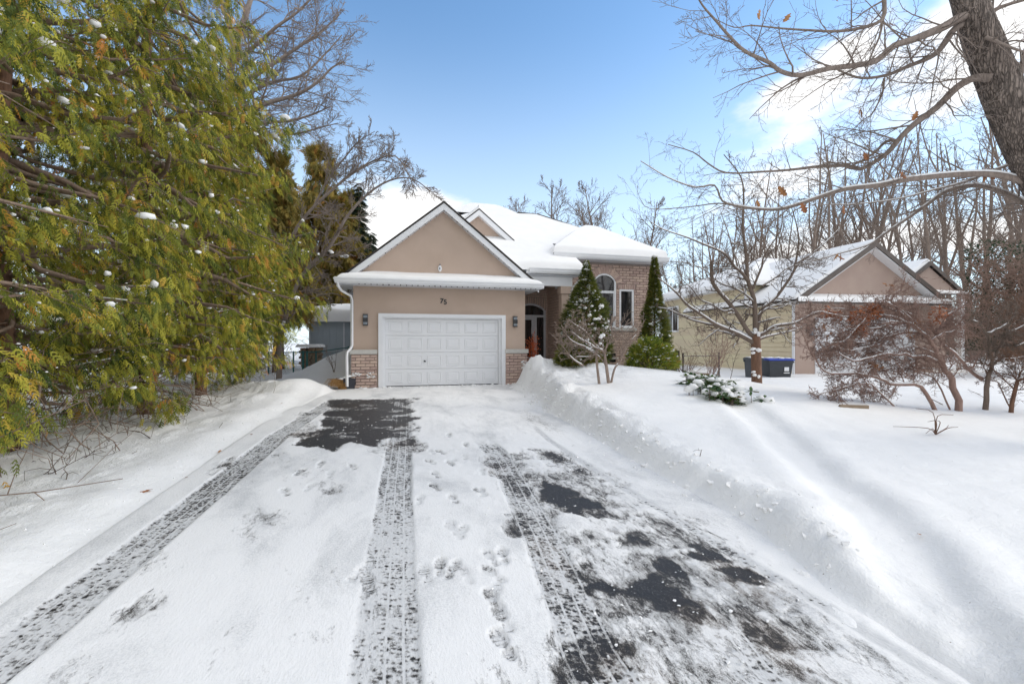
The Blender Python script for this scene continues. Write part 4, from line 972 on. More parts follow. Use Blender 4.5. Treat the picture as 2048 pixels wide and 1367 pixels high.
nb(G().slab([(-.3, -.5, 3.08), (7.3, -.5, 3.08), (7.3, 0, 3.30), (-.3, 0, 3.30)], .05).box(-.3, 7.3, -.52, -.49, 2.95, 3.08).build('pent_roof', M['brown_trim']))
nb(roof_snow('pent_roof_snow', [((-.35, -.56, 3.08), (7.35, -.56, 3.08), (7.0, -.005, 3.28), (.0, -.005, 3.28), (1, 1, 0, 1), .13)], None, seed=12))
nb(G().box(-.35, 7.35, -.49, 0, 2.99, 3.0).box(-.34, 0, 0, 3.0, 2.99, 3.0).build('soffit', M['white']))
# main roof: hip
me, mr_ = 4.14, 6.05
hx0, hx1, hy0, hy1 = -.4, 9.5, 2.6, 11.2; rx0, rx1, ry = 3.9, 6.6, 6.9
nb(G().slab([(hx0, hy1, me), (hx0, hy0, me), (rx0, ry, mr_), (rx0, ry, mr_)], .06).slab([(hx0, hy0, me), (hx1, hy0, me), (rx1, ry, mr_), (rx0, ry, mr_)], .06).slab([(hx1, hy0, me), (hx1, hy1, me), (rx1, ry, mr_), (rx1, ry, mr_)], .06).slab([(hx1, hy1, me), (hx0, hy1, me), (rx0, ry, mr_), (rx1, ry, mr_)], .06).build('main_roof', M['shingle']))
nb(roof_snow('main_roof_snow', [((hx0 - .04, hy1, me), (hx0 - .04, hy0 - .04, me), (rx0, ry - .01, mr_), (rx0, ry + .01, mr_), (1, 0, 0, 0), .2), ((hx0 - .04, hy0 - .04, me), (hx1, hy0 - .04, me), (rx1, ry, mr_), (rx0, ry, mr_), (1, 0, 0, 0), .2),
  ((hx1, hy1, me), (hx0, hy1, me), (rx0, ry, mr_), (rx1, ry, mr_), (0, 0, 0, 0), .2), ((hx1, hy0, me), (hx1, hy1, me), (rx1, ry + .01, mr_), (rx1, ry - .01, mr_), (0, 0, 0, 0), .2)], None, seed=13))
nb(G().prism([(hy0 - .11, 0)] and [(-.5, 4.0), (-.4, 4.0), (-.4, 4.14), (-.52, 4.14)], 'y', hy0, hy1).box(-.4, 0, hy0, hy1, 3.98, 3.99).build('gutter', M['white']))
# second small gable to the right
g = G().box(7.0, 10.4, 2.0, 2.2, -.3, 4.0); nb(g.build('entry_wall', M['stucco_far']))
nb(G().prism([(7.3, 3.9), (10.5, 3.9), (8.9, 5.05)], 'y', 1.62, 1.8).build('entry_gable_wall', M['stucco_far']))
g = G(); rake(g, 7.0, 3.95, 8.9, 5.3, 1.5, 1.54, .2); rake(g, 8.9, 5.3, 10.8, 3.95, 1.5, 1.54, .2); nb(g.build('entry_fascia', M['brown_trim']))
nb(G().slab([(7.0, 1.55, 3.95), (8.9, 1.55, 5.3), (8.9, 7, 5.3), (7.0, 7, 3.95)], .05).slab([(8.9, 1.55, 5.3), (10.8, 1.55, 3.95), (10.8, 7, 3.95), (8.9, 7, 5.3)], .05).build('entry_roof', M['shingle']))
nb(roof_snow('entry_roof_snow', [((7.0, 1.6, 3.95), (7.0, 7, 3.95), (8.9, 7, 5.3), (8.9, 1.6, 5.3), (1, 0, 0, 1), .14), ((10.8, 7, 3.95), (10.8, 1.6, 3.95), (8.9, 1.6, 5.3), (8.9, 7, 5.3), (1, 1, 0, 0), .14), ((7.0, 1.2, 3.7), (10.8, 1.2, 3.7), (10.6, 2.0, 3.85), (7.2, 2.0, 3.85), (1, 1, 0, 1), .14)], None, bury=0, seed=14))
nb(G().slab([(7.0, 1.25, 3.7), (10.8, 1.25, 3.7), (10.8, 2.0, 3.86), (7.0, 2.0, 3.86)], .06).build('entry_pent_roof', M['brown_trim']))
for a in ((7.1, 7.3), (10.4, 10.6)): nb(G().box(*a, 1.3, 1.5, -.3, 3.65).build('entry_column', M['white']))

# bins
def make_bin(label, px_, d, lid, w=.56, h=1.02, badge=True, rz=0):
    p = W(px_, 740, d); p.z = Hs(p.x, p.y) - .26
    t = thing('wheelie_bin', label, 'bin', tuple(p), -YAW + rz, 'rubbish bins by the neighbouring garage')
    a, b = w * .40, w * .5
    V = [(-a, -a, .05), (a, -a, .05), (a, a, .05), (-a, a, .05), (-b, -b, h), (b, -b, h), (b, b, h), (-b, b, h)]
    G().add(V, [(3, 2, 1, 0), (0, 1, 5, 4), (1, 2, 6, 5), (2, 3, 7, 6), (3, 0, 4, 7)]).box(-b - .02, b + .02, -b - .02, -b + .03, h - .09, h - .02).box(-b - .02, b + .02, b - .03, b + .02, h - .09, h - .02).build('body', M['binplastic'], t)
    P = [(-b - .04, h), (-b - .05, h + .05), (-b * .5, h + .09), (b * .6, h + .085), (b + .02, h + .05), (b + .04, h)]
    G().prism(P, 'x', -b - .03, b + .03).build('lid', lid, t)
    G().tube([(-b, b + .06, h - .03), (b, b + .06, h - .03)], .02, 6).build('handle', M['binplastic'], t)
    for s in (-1, 1): G().tube([(s * (a + .03), a - .02, .12), (s * (a - .03), a - .02, .12)], .12, 12).build('wheel', M['black'], t)
    g = G(); blobs_mesh(g, [(rnd.uniform(-b, b) * .8, rnd.uniform(-b, b) * .7, h + .09) for _ in range(14)], .12, .25, 4); g.build('snow', M['snow'], t, True)
    if badge: G().box(b * .25, b * .62, -b - .006, -b + .02, h * .55, h * .72).box(b * .2, b * .66, -b - .007, -b + .02, h * .46, h * .50).build('badge', M['white'], t)
    return t
make_bin('dark charcoal bin with black lid half hidden behind the small tree trunk', 1506, 17.6, M['binplastic'], .46, .92, False)
make_bin('wide charcoal bin with bright blue lid beside the small tree trunk', 1549, 17.8, M['bluelid'], .92, .90, True)

# black metal fence frame by the neighbour's wall
f0 = W(1366, 738, 16.5); f1 = W(1438, 736, 17.2)
fz = lambda p: Hs(p.x, p.y)
t = thing('metal_fence', 'thin black metal rail fence with two posts by the cream siding', 'fence', (f0.x, f0.y, fz(f0) - .1))
o = G().box(-.02, .02, -.02, .02, 0, .98).build('post', M['black'], t); o2 = link('post', o.data, t, (f1.x - f0.x, f1.y - f0.y, 0))
dd = Vector((f1.x - f0.x, f1.y - f0.y, 0)); G().tube([(0, 0, .86), (dd.x, dd.y, .86)], .016, 5).build('rail', M['black'], t); G().tube([(0, 0, .15), (dd.x, dd.y, .15)], .016, 5).build('rail', M['black'], t)
s_ = W(1392, 738, 16.6); g = G(); blobs_mesh(g, [(s_.x, s_.y, fz(s_) + .22)], .38, .35, 3, .1)
t = thing('planter_box', 'low box capped with snow at the foot of the black rail fence', 'planter', (s_.x, s_.y, fz(s_) - .1), -YAW)
G().box(-.4, .4, -.2, .2, 0, .26).build('box_side', M['wood'], t); roof_snow('snow', [((-.42, -.22, .26), (.42, -.22, .26), (.42, .22, .26), (-.42, .22, .26), (1, 1, 1, 1), .12)], t, bury=0)

# ------------------------------------------------------------------ left background: shed, green fence, wood pile, pot
shp = W(672, 700, 22); shp.z = Hs(shp.x, shp.y)
t = thing('garden_shed', 'grey metal shed with rounded snow covered roof beyond the green fence', 'shed', (shp.x - .6, shp.y, .1), R(-6))
G().box(-.6, 2.6, 0, 2.4, 0, 2.25).build('wall', M['shed'], t)
for k in range(11): G().box(-.6 + k * .3, -.57 + k * .3, -.018, 0, 0, 2.2).build('panel_rib', M['shed'], t)
G().box(.95, 1.03, -.07, -.02, 0, 2.2).build('corner_post', M['soffit'], t); G().box(-.62, -.56, -.03, -.018, 0, 2.2).build('corner_post', M['soffit'], t)
G().box(-.75, 2.75, -.15, 2.5, 2.25, 2.32).build('roof', M['shed'], t)
roof_snow('snow', [((-.85, -.25, 2.30), (2.8, -.25, 2.30), (2.2, 1.2, 2.75), (-.1, 1.2, 2.75), (1, 1, 0, 1), .5)], t, seed=7)
gf = thing('chain_link_fence', 'green chain link fence with gate posts between the cedars and the garage', 'fence', (0, 0, 0))
def fp(x, d): p = W(x, 700, d); return p.x, p.y
posts = [(537, 17.5, 1.15, .035), (587, 18, 1.25, .03), (606, 18.2, 1.22, .045), (614, 18.25, 1.26, .04), (632, 18.6, 1.3, .03), (697, 19.2, 1.3, .03)]
pp = []
for x, d, hgt, r_ in posts:
    a, b = fp(x, d); z = Hs(a, b); hgt = max(.15, 1.02 - z); pp.append((a, b, z, hgt)); G().tube([(a, b, z - .2), (a, b, z + hgt)], r_, 8).build('post', M['green'], gf)
rl = G()
for a, b in zip(pp[:-1], pp[1:]): rl.tube([(a[0], a[1], a[2] + a[3] - .05), (b[0], b[1], b[2] + b[3] - .05)], .022, 6)
rl.build('rail', M['green'], gf)
g = G()
for a, b in zip(pp[:-1], pp[1:]):
    A = np.array((a[0], a[1], -.12)); B = np.array((b[0], b[1], -.12)); L = np.linalg.norm(B - A); hh = 1.1; st_ = .085; n_ = int((L + hh) / st_)
    for k in range(n_):
        for sgn in (0, 1):
            s0 = k * st_ - hh; s1 = s0 + hh; z0, z1 = 0., hh
            if s0 < 0: z0 = -s0; s0 = 0
            if s1 > L: z1 = hh - (s1 - L); s1 = L
            if z1 <= z0: continue
            u0, u1 = (s0 / L, s1 / L) if sgn == 0 else (1 - s0 / L, 1 - s1 / L)
            g.tube([A + (B - A) * u0 + (0, 0, z0), A + (B - A) * u1 + (0, 0, z1)], .0035, 3, False)
o = g.build('mesh_wire', M['green'], gf); o['kind'] = 'stuff'
# wood pile
wpz = W(618, 720, 20.5)
t = thing('wood_pile', 'stack of split firewood with snow between green fence and shed', 'firewood', (wpz.x, wpz.y, Hs(wpz.x, wpz.y) - .1), -YAW)
lg = None
for k in range(8):
    for j in range(6):
        if lg is None: lg = G().tube([(0, 0, 0), (0, .5, 0)], .068, 7).build('log', M['logend'], t)
        else: link('log', lg.data, t, (j * .145 - .4 + (k % 2) * .07 + rnd.uniform(-.01, .01), rnd.uniform(-.04, .04), .07 + k * .125))
roof_snow('snow', [((-.55, -.15, 1.05), (.5, -.15, 1.05), (.5, .6, 1.05), (-.55, .6, 1.05), (1, 1, 1, 1), .12)], t, bury=.02)
# pot with ornamental grass
pz = W(698, 772, 13.3); zz = Hs(pz.x, pz.y)
t = thing('planter_pot', 'dark planter leaning against the garage corner under the downspout', 'planter', (pz.x - .0, pz.y + .15, zz - .05), 0)
G().prism([(-.16, 0), (.14, 0), (.19, .34), (-.15, .38)], 'y', -.15, .15).build('pot', M['pot'], t)
t = thing('dry_grass_tuft', 'tuft of golden dry grass flopping out beside the dark planter', 'grass', (pz.x - .22, pz.y + .05, zz - .03), 0)
g = G()
for k in range(260):
    a = rnd.uniform(1.2, 4.4); l = rnd.uniform(.2, .42); x0, y0 = rnd.gauss(.05, .05), rnd.gauss(0, .05)
    g.tube([(x0, y0, .0), (x0 + .3 * l * math.cos(a), y0 + .3 * l * math.sin(a), .75 * l), (x0 + .8 * l * math.cos(a), y0 + .8 * l * math.sin(a), .8 * l), (x0 + 1.1 * l * math.cos(a), y0 + 1.1 * l * math.sin(a), .4 * l)], (.006, .005, .004, .002), 3, False)
g.build('blades', M['dry'], t)['kind'] = 'stuff'; g = G(); blobs_mesh(g, [(-.02, 0, .32), (.08, .03, .36), (.2, .05, .38), (.3, .1, .40)], .10, .4, 2); g.build('snow', M['snow'], t, True)

# ------------------------------------------------------------------ trees
def grow(g, sg, P0, D, L, r0, lvl, prm, R_):
    """recursive bare branch"""
    n = prm['segs'][lvl]; P = [np.array(P0, float)]; d = np.array(D, float); d /= np.linalg.norm(d); wob = prm['wob'][lvl]; up = prm['up'][lvl]
    for i in range(n):
        d = d + R_.normal(size=3) * wob; d[2] += up; d /= np.linalg.norm(d); P.append(P[-1] + d * L / n)
    P = np.array(P); tt = np.linspace(0, 1, n + 1); rad = np.maximum(r0 * (1 - tt * prm['taper'][lvl]), prm['rmin'])
    g.tube(P, rad, prm['sides'][lvl], False)
    if sg is not None and r0 > prm.get('snow_r', 1e9): snow_on(sg, P, rad)
    if lvl + 1 < len(prm['segs']):
        k = prm['kids'][lvl]; k = max(1, int(round(k * R_.uniform(.8, 1.2)))); lo = prm['lo'][lvl]
        for j in range(k):
            t = lo + (1 - lo) * (j + R_.uniform(.1, .9)) / k; i = min(n - 1, int(t * n)); f = t * n - i; B = P[i] * (1 - f) + P[i + 1] * f
            dd = P[i + 1] - P[i]; dd /= np.linalg.norm(dd); ax = R_.normal(size=3); ax -= ax @ dd * dd; ax /= np.linalg.norm(ax) + 1e-9
            an = R(prm['ang'][lvl]) * R_.uniform(.7, 1.3); nd = dd * math.cos(an) + ax * math.sin(an)
            if prm.get('flat'): nd[2] *= prm['flat']
            grow(g, sg, B, nd, L * prm['ratio'][lvl] * R_.uniform(.6, 1.15) * (1 - .45 * t), max(rad[min(i, n)] * prm['rr'][lvl], prm['rmin']), lvl + 1, prm, R_)
def snow_on(sg, P, rad, keep=.75):
    P = np.asarray(P); d = np.diff(P, axis=0); sl = np.abs(d[:, 2]) / (np.linalg.norm(d, axis=1) + 1e-9)
    run = []
    for i in range(len(d)):
        if sl[i] < keep: run.append(i)
        else:
            if len(run) >= 1: _sn(sg, P, rad, run)
            run = []
    if len(run) >= 1: _sn(sg, P, rad, run)
def _sn(sg, P, rad, run):
    i0, i1 = run[0], run[-1] + 1; Q = P[i0:i1 + 1].copy(); r = np.asarray(rad)[i0:i1 + 1]
    Q[:, 2] += r * .75 + .004; rr = r * .72 + .004; rr = rr.copy(); rr[0] *= .3; rr[-1] *= .3
    sg.tube(Q, rr, 5)
def smoothline(P, per=3):
    """Catmull-Rom through points"""
    P = np.asarray([tuple(p) for p in P], float); out = []
    Q = np.vstack([2 * P[0] - P[1], P, 2 * P[-1] - P[-2]])
    for i in range(1, len(Q) - 2):
        for k in range(per):
            t = k / per; a, b, c, d = Q[i - 1], Q[i], Q[i + 1], Q[i + 2]
            out.append(.5 * ((2 * b) + (c - a) * t + (2 * a - 5 * b + 4 * c - d) * t * t + (3 * b - a - 3 * c + d) * t ** 3))
    out.append(P[-1]); return np.array(out)
def limb(g, sg, P, r0, r1, sides, kids, prm, R_, lo=.1, klen=1.0, hi=1.0, jit=0.0, per=3, snow=True):
    P = smoothline(P, per)
    if jit: P[1:] += R_.normal(size=P[1:].shape) * jit
    n = len(P) - 1; rad = r0 + (r1 - r0) * np.linspace(0, 1, n + 1) ** .8; g.tube(P, rad, sides, False)
    if sg is not None and snow: snow_on(sg, P, rad)
    for j in range(kids):
        t = lo + (hi - lo) * (j + R_.uniform(.1, .9)) / max(kids, 1); i = min(n - 1, int(t * n)); B = P[i]; dd = P[i + 1] - P[i]; dd /= np.linalg.norm(dd) + 1e-9
        ax = R_.normal(size=3); ax -= ax @ dd * dd; ax /= np.linalg.norm(ax) + 1e-9; an = R(R_.uniform(30, 75)); nd = dd * math.cos(an) + ax * math.sin(an)
        grow(g, sg, B, nd, klen * R_.uniform(.5, 1.2) * (1 - .4 * t), max(prm['rmin'], min(rad[i] * .45, prm['kr'])), 0, prm, R_)
    return P

# --- big maple/oak trunk leaning in at the right, its limbs crossing the sky
R1 = np.random.default_rng(11)
def Z7(x, y, d): return W(1250 + x / 2.566, y / 2.566, d)
big = thing('oak_tree', 'big grey barked tree leaning in at the right with long bare limbs over the yard', 'tree', (0, 0, 0))
D0 = 6.2
tp = [W(2330, 1010, D0 + .1), W(2270, 800, D0 + .05), W(2180, 560, D0), W(2110, 400, D0), W(2054, 290, D0), W(2002, 175, D0), W(1968, 90, D0), W(1938, 0, D0), W(1880, -200, D0 - .1), W(1810, -480, D0)]
tp[0].z = Hs(tp[0].x, tp[0].y) - .1
trunkP = smoothline(tp, 5); trad = np.interp(np.linspace(0, 1, len(trunkP)), [0, .08, .3, .5, .62, .75, 1], [.42, .30, .25, .225, .205, .185, .13])
g = G(); P = trunkP; m_ = len(P); nS = 28
t_ = np.gradient(P, axis=0); t_ /= np.linalg.norm(t_, axis=1, keepdims=True); a_ = np.cross(t_, (0, 1, 0)); a_ /= np.linalg.norm(a_, axis=1, keepdims=True); b_ = np.cross(t_, a_)
up_n = 8; Pf = np.stack([np.interp(np.linspace(0, m_ - 1, m_ * up_n), np.arange(m_), P[:, k]) for k in range(3)], 1); af = np.stack([np.interp(np.linspace(0, m_ - 1, m_ * up_n), np.arange(m_), a_[:, k]) for k in range(3)], 1); bf = np.stack([np.interp(np.linspace(0, m_ - 1, m_ * up_n), np.arange(m_), b_[:, k]) for k in range(3)], 1)
rf = np.interp(np.linspace(0, m_ - 1, m_ * up_n), np.arange(m_), trad); nS = 72; an = np.linspace(0, 2 * math.pi, nS, endpoint=False); hh = np.linspace(0, 40, len(Pf))
AN, HH = np.meshgrid(an, hh); ridge_ = np.abs(fbm(AN * 4.2 + .9 * fbm(AN * 1.2, HH * .4, 2, 81) * 2, HH * .55, 4, 80)); ridge_ += .35 * np.abs(fbm(AN * 9, HH * 1.6, 3, 84))
rr_ = rf[:, None] * (1 + .05 * fbm(AN * .8, HH * .15, 2, 82)) - .035 * np.clip(.6 - ridge_ * 1.9, 0, 1)
Vt = Pf[:, None, :] + rr_[..., None] * (np.cos(AN)[..., None] * af[:, None, :] + np.sin(AN)[..., None] * bf[:, None, :])
Vt = np.concatenate([Vt, Vt[:, :1]], 1); g.grid(Vt); g.build('trunk', M['bark'], big, True)
PB = dict(segs=[5, 4, 3], wob=[.12, .15, .17], up=[.02, .03, .04], taper=[.75, .7, .6], sides=[4, 3, 3], kids=[5, 4], lo=[.15, .15], ang=[42, 42], ratio=[.58, .52], rr=[.55, .6], rmin=.0021, kr=.013, flat=.8)
bl = G(); sgl = G(); sgl.box(0, .001, 0, .001, -.5, -.499)
def L7(pts, ds, r0, r1, kids, klen, snow=False, sides=8, lo=.1):
    n = len(pts); dd = np.interp(np.linspace(0, 1, n), np.linspace(0, 1, len(ds)), ds)
    return limb(bl, sgl, [Z7(x, y, d) for (x, y), d in zip(pts, dd)], r0 * .74, r1 * .62, sides, int(kids * .95), PB, R1, lo, klen * 1.05, snow=snow)
L7([(1790, 70), (1710, 95), (1640, 135), (1560, 170), (1470, 205), (1380, 235), (1290, 310), (1180, 335), (1050, 350), (900, 385), (800, 365), (740, 320), (620, 265), (540, 190), (470, 110), (400, 30), (360, -40)], (6.2, 6.0, 5.6, 5.3), .085, .012, 34, 1.0)
L7([(1790, 110), (1700, 140), (1640, 220), (1600, 270), (1540, 305), (1450, 340), (1340, 385), (1220, 400), (1130, 375), (1060, 340), (960, 315)], (6.2, 6.4, 6.8), .07, .01, 22, .9)
L7([(1880, 400), (1790, 400), (1700, 450), (1600, 550), (1480, 640), (1400, 720), (1350, 780), (1280, 830), (1210, 865), (1150, 850), (1000, 852), (850, 870), (700, 880), (520, 885), (430, 840), (350, 780), (220, 740)], (6.1, 6.6, 7.4, 8.0), .075, .012, 32, 1.1)
L7([(1400, 720), (1340, 725), (1270, 790), (1180, 835), (1060, 835), (960, 860)], (7.0, 7.3), .035, .008, 10, .7)
L7([(2200, 960), (2048, 930), (1900, 895), (1700, 895), (1450, 920), (1300, 950), (1130, 970), (1000, 1010), (850, 1060), (750, 1075), (600, 1060), (500, 1030), (460, 950), (360, 960), (220, 910), (80, 825)], (6.2, 6.6, 7.6, 8.4), .07, .01, 34, 1.1, True)
L7([(600, 1060), (480, 1042), (330, 1060), (130, 1070), (70, 1010)], (7.9, 8.5), .022, .006, 9, .8)
L7([(2230, 1150), (2120, 1080), (2048, 1040), (1950, 990), (1800, 950), (1650, 980), (1550, 1050), (1450, 1120), (1330, 1200), (1250, 1255), (1100, 1300), (960, 1340)], (6.3, 7, 8), .07, .012, 26, 1.0, True)
L7([(2048, 820), (1900, 870), (1750, 930), (1560, 980), (1400, 1020), (1200, 1045), (1000, 1050)], (6.2, 7, 7.8), .03, .007, 16, .9, True)
L7([(1330, -60), (1330, 0), (1320, 100), (1200, 145), (1080, 160), (950, 155), (800, 145), (650, 130), (560, 140), (450, 90)], (5.4, 5.6, 5.8), .038, .006, 20, .8)
L7([(1325, 90), (1305, 190), (1265, 280), (1235, 380), (1210, 420)], (5.6, 5.8), .02, .006, 10, .7)
L7([(1330, 400), (1320, 480), (1270, 580), (1230, 610), (1130, 690), (1030, 715)], (6.6, 6.8), .02, .005, 10, .7)
L7([(1860, 95), (1900, 50), (1960, 25), (2050, -5), (2200, -60)], (6.2, 6.0), .05, .02, 8, .8)
L7([(1850, 190), (1900, 210), (1960, 235), (2048, 265), (2200, 290)], (6.0, 5.8), .035, .015, 8, .8)
L7([(2000, 440), (2022, 400), (2040, 330), (2060, 250), (2110, 150)], (6.1, 6.0), .06, .04, 6, .8)
L7([(1710, 150), (1705, 230), (1750, 300), (1700, 360), (1710, 470), (1760, 560), (1890, 600)], (6.1, 6.0), .014, .005, 12, .6)
L7([(1810, 405), (1700, 405), (1560, 425), (1400, 420), (1330, 385)], (6.1, 6.4), .02, .007, 12, .6)
for (x, y, x2, y2) in ((1890, -150, 1700, -500), (1860, -280, 2100, -700), (1840, -350, 1650, -200), (1895, -120, 2200, -300), (1700, -150, 1500, -260)):
    limb(bl, None, [W(x, y, 6.2), W((x + x2) / 2, (y + y2) / 2 - 20, 6.0), W(x2, y2, 5.7)], .10, .03, 7, 14, PB, R1, .2, 1.3)
bl.build('limbs', M['bark_limb'], big, True); sgl.build('branch_snow', M['snow'], big, True)
# dead oak leaves
def oakleaf(size):
    g = G(); n = 9; V = [(0, 0, 0)]; 
    prof = [(0, .04), (.12, .18), (.22, .10), (.36, .30), (.48, .14), (.62, .32), (.74, .16), (.86, .20), (1, .02)]
    L_ = [(-w, -t, .06 * math.sin(t * 6)) for t, w in prof]; Rr_ = [(w, -t, .06 * math.cos(t * 5)) for t, w in prof]; C = [(0, -t, .05) for t, w in prof]
    V = [tuple(size * c for c in p) for p in L_ + C + Rr_]; Q = []
    for i in range(n - 1): Q += [(i, i + 1, n + i + 1, n + i), (n + i, n + i + 1, 2 * n + i + 1, 2 * n + i)]
    return V, Q
V, Q = oakleaf(.16); lo_ = mk('leaf', V, Q, None, M['oakleaf'], big); first = True
spots = [(690, 62), (847, 82), (1078, 12), (1352, 130), (1210, 560), (1196, 553), (1500, 580), (1228, 795), (1412, 895), (1424, 890), (905, 1052), (676, 1040), (1118, 1068), (1858, 905), (1868, 898), (785, 968), (1095, 1310), (1075, 1315), (1110, 1308)]
for k, (x, y) in enumerate(spots):
    o = lo_ if k == 0 else link('leaf', lo_.data, big)
    o.location = Z7(x, y - 12, 5.7 + (k % 5) * .25); o.rotation_euler = (R(70 + rnd.uniform(-40, 40)), rnd.uniform(-.6, .6), rnd.uniform(0, 6.28)); s = rnd.uniform(.6, 1.0) * (1.0 if k else 1.15); o.scale = (s, s, s)

# --- small pruned tree in front of the neighbour's wall
R2 = np.random.default_rng(12)
def Z3(x, y, d): return W(1300 + x / 3.7975, 440 + y / 3.7975, d)
sm = thing('pruned_tree', 'small pruned bare tree with snow along its forked limbs before the cream wall', 'tree', (0, 0, 0))
PS = dict(segs=[4, 3, 3], wob=[.2, .24, .25], up=[.05, .06, .05], taper=[.7, .7, .6], sides=[4, 3, 3], kids=[6, 4], lo=[.12, .1], ang=[42, 42], ratio=[.55, .5], rr=[.6, .65], rmin=.0045, kr=.03, snow_r=.016)
g = G(); sg = G(); d = 13.2
base = Z3(812, 1190, d); base.z = Hs(base.x, base.y) - .1
g.tube(smoothline([base, Z3(808, 1100, d), Z3(805, 1000, d), Z3(803, 930, d), Z3(800, 860, d)], 3), np.linspace(.145, .125, 13), 12)
g.build('trunk', M['bark_red'], sm, True); g = G()
def L3(pts, ds, r0, r1, kids, klen=.9, sides=7): 
    n = len(pts); dd = np.interp(np.linspace(0, 1, n), np.linspace(0, 1, len(ds)), ds)
    return limb(g, sg, [Z3(x, y, q) for (x, y), q in zip(pts, dd)], r0, r1, sides, kids, PS, R2, .12, klen)
L3([(802, 900), (800, 800), (790, 600), (742, 450), (735, 300), (715, 150), (705, 0), (712, -150), (690, -330), (560, -500)], (13.2, 13.0), .085, .012, 26, 1.0)
L3([(790, 930), (700, 880), (640, 850), (500, 790), (380, 710), (280, 640), (210, 560), (120, 480), (60, 440)], (13.2, 12.4), .075, .012, 18, .9)
L3([(795, 880), (750, 850), (680, 740), (610, 640), (540, 560), (480, 480), (467, 400), (465, 312)], (13.2, 12.8), .07, .045, 10, .9)
L3([(805, 860), (820, 780), (850, 680), (950, 590), (1020, 500), (1090, 390), (1110, 300), (1130, 150), (1105, 0), (1060, -140)], (13.2, 13.6), .07, .01, 22, 1.0)
L3([(1090, 390), (1140, 310), (1200, 280), (1330, 170), (1440, 60)], (13.4, 13.8), .035, .008, 10, .9)
L3([(820, 880), (880, 850), (950, 805), (1100, 780), (1200, 730), (1290, 700), (1400, 690)], (13.2, 12.6), .06, .012, 15, .8)
L3([(815, 910), (880, 885), (980, 862), (1110, 830), (1180, 790)], (13.2, 13.9), .045, .01, 10, .8)
L3([(790, 920), (700, 860), (600, 820), (450, 790), (300, 750), (150, 680), (60, 660)], (13.2, 14.0), .055, .01, 16, .9)
L3([(785, 520), (800, 470), (850, 350), (862, 280), (930, 170), (990, 80), (1010, -60)], (13.1, 12.8), .04, .01, 12, .8)
L3([(740, 460), (700, 400), (640, 350), (560, 250), (400, 180), (280, 130), (100, 70), (0, 10)], (13.1, 12.6), .05, .008, 18, .9)
L3([(790, 620), (720, 560), (650, 520), (520, 470), (420, 380), (300, 330), (160, 310)], (13.1, 13.4), .03, .007, 14, .9)
L3([(850, 500), (960, 430), (1050, 360), (1180, 330), (1290, 350)], (13.2, 13.0), .025, .007, 12, .9)
L3([(640, 670), (560, 690), (470, 640), (380, 600), (320, 520), (240, 440), (200, 330)], (13.0, 13.2), .03, .007, 12, .9)
g.build('limbs', M['bark_small'], sm, True); sg.build('branch_snow', M['snow'], sm, True)
g = G(); blobs_mesh(g, [tuple(Z3(805 + rnd.uniform(-25, 25), y, 13.05)) for y in (830, 845, 860, 975, 985, 1005, 1150, 1170, 1185)], .07, .9, 8); g.build('trunk_snow', M['snow'], sm, True)

# --- maple shrub, twiggy and sprawling, at the right
R3 = np.random.default_rng(13)
def Z4(x, y, d): return W(1600 + x / 3.107, 440 + y / 3.107, d)
mp_ = thing('maple_shrub', 'sprawling bare maple shrub with tangled twigs and rusty dead leaves by the snowy drive', 'shrub', (0, 0, 0))
PM = dict(segs=[4, 4, 3], wob=[.28, .32, .35], up=[.0, .03, .04], taper=[.6, .6, .5], sides=[4, 3, 3], kids=[8, 6], lo=[.1, .1], ang=[48, 45], ratio=[.62, .55], rr=[.6, .7], rmin=.003, kr=.013, snow_r=.014)
g = G(); sg = G(); dm = 9.3
def L4(pts, ds, r0, r1, kids, klen=.6, sides=7, G_=None, lo=.15):
    n = len(pts); dd = np.interp(np.linspace(0, 1, n), np.linspace(0, 1, len(ds)), ds); PP = [Z4(x, y, q) for (x, y), q in zip(pts, dd)]
    if pts[0][1] > 1000: PP[0].z = Hs(PP[0].x, PP[0].y) - .05
    return limb(G_ or g, sg, PP, r0 * .82, r1 * .7, sides, kids, PM, R3, lo, klen, jit=.012)
L4([(985, 1055), (940, 980), (900, 930), (850, 830), (810, 750), (760, 700), (700, 650), (600, 630), (500, 640)], (9.3, 9.2), .08, .02, 20, .75)
L4([(870, 880), (780, 850), (700, 840), (550, 825), (450, 850), (330, 870), (230, 820)], (9.3, 8.9), .04, .012, 22, .6)
L4([(845, 1050), (750, 1030), (600, 1020), (500, 985), (420, 960), (300, 950), (150, 940), (60, 800), (20, 700), (-40, 620)], (9.2, 8.8), .05, .010, 26, .6)
L4([(940, 1050), (850, 1000), (740, 940), (600, 870), (500, 820), (400, 760), (300, 740)], (9.4, 9.2), .022, .008, 18, .6)
L4([(600, 1020), (450, 1022), (300, 1035), (180, 1060), (60, 1100)], (9.1, 8.7), .02, .006, 14, .45)
L4([(760, 700), (640, 700), (520, 730), (400, 760), (260, 790), (120, 830)], (9.3, 9.8), .035, .009, 26, .65)
L4([(700, 650), (620, 560), (570, 500), (640, 400), (660, 350)], (9.3, 9.4), .035, .010, 12, .55)
L4([(700, 650), (560, 600), (420, 590), (280, 600), (140, 570), (60, 580)], (9.3, 9.0), .03, .008, 28, .6)
L4([(790, 720), (720, 600), (600, 560), (460, 540), (330, 560), (200, 540)], (9.4, 9.8), .03, .008, 26, .6)
L4([(820, 770), (860, 680), (900, 600), (960, 560), (1040, 500)], (9.4, 9.6), .03, .008, 14, .6)
L4([(600, 640), (450, 670), (300, 680), (180, 720), (80, 760)], (9.2, 9.5), .025, .008, 20, .6)
L4([(1130, 985), (1060, 940), (1010, 880), (930, 800), (860, 740), (820, 640)], (9.9, 9.6), .05, .02, 12, .6)
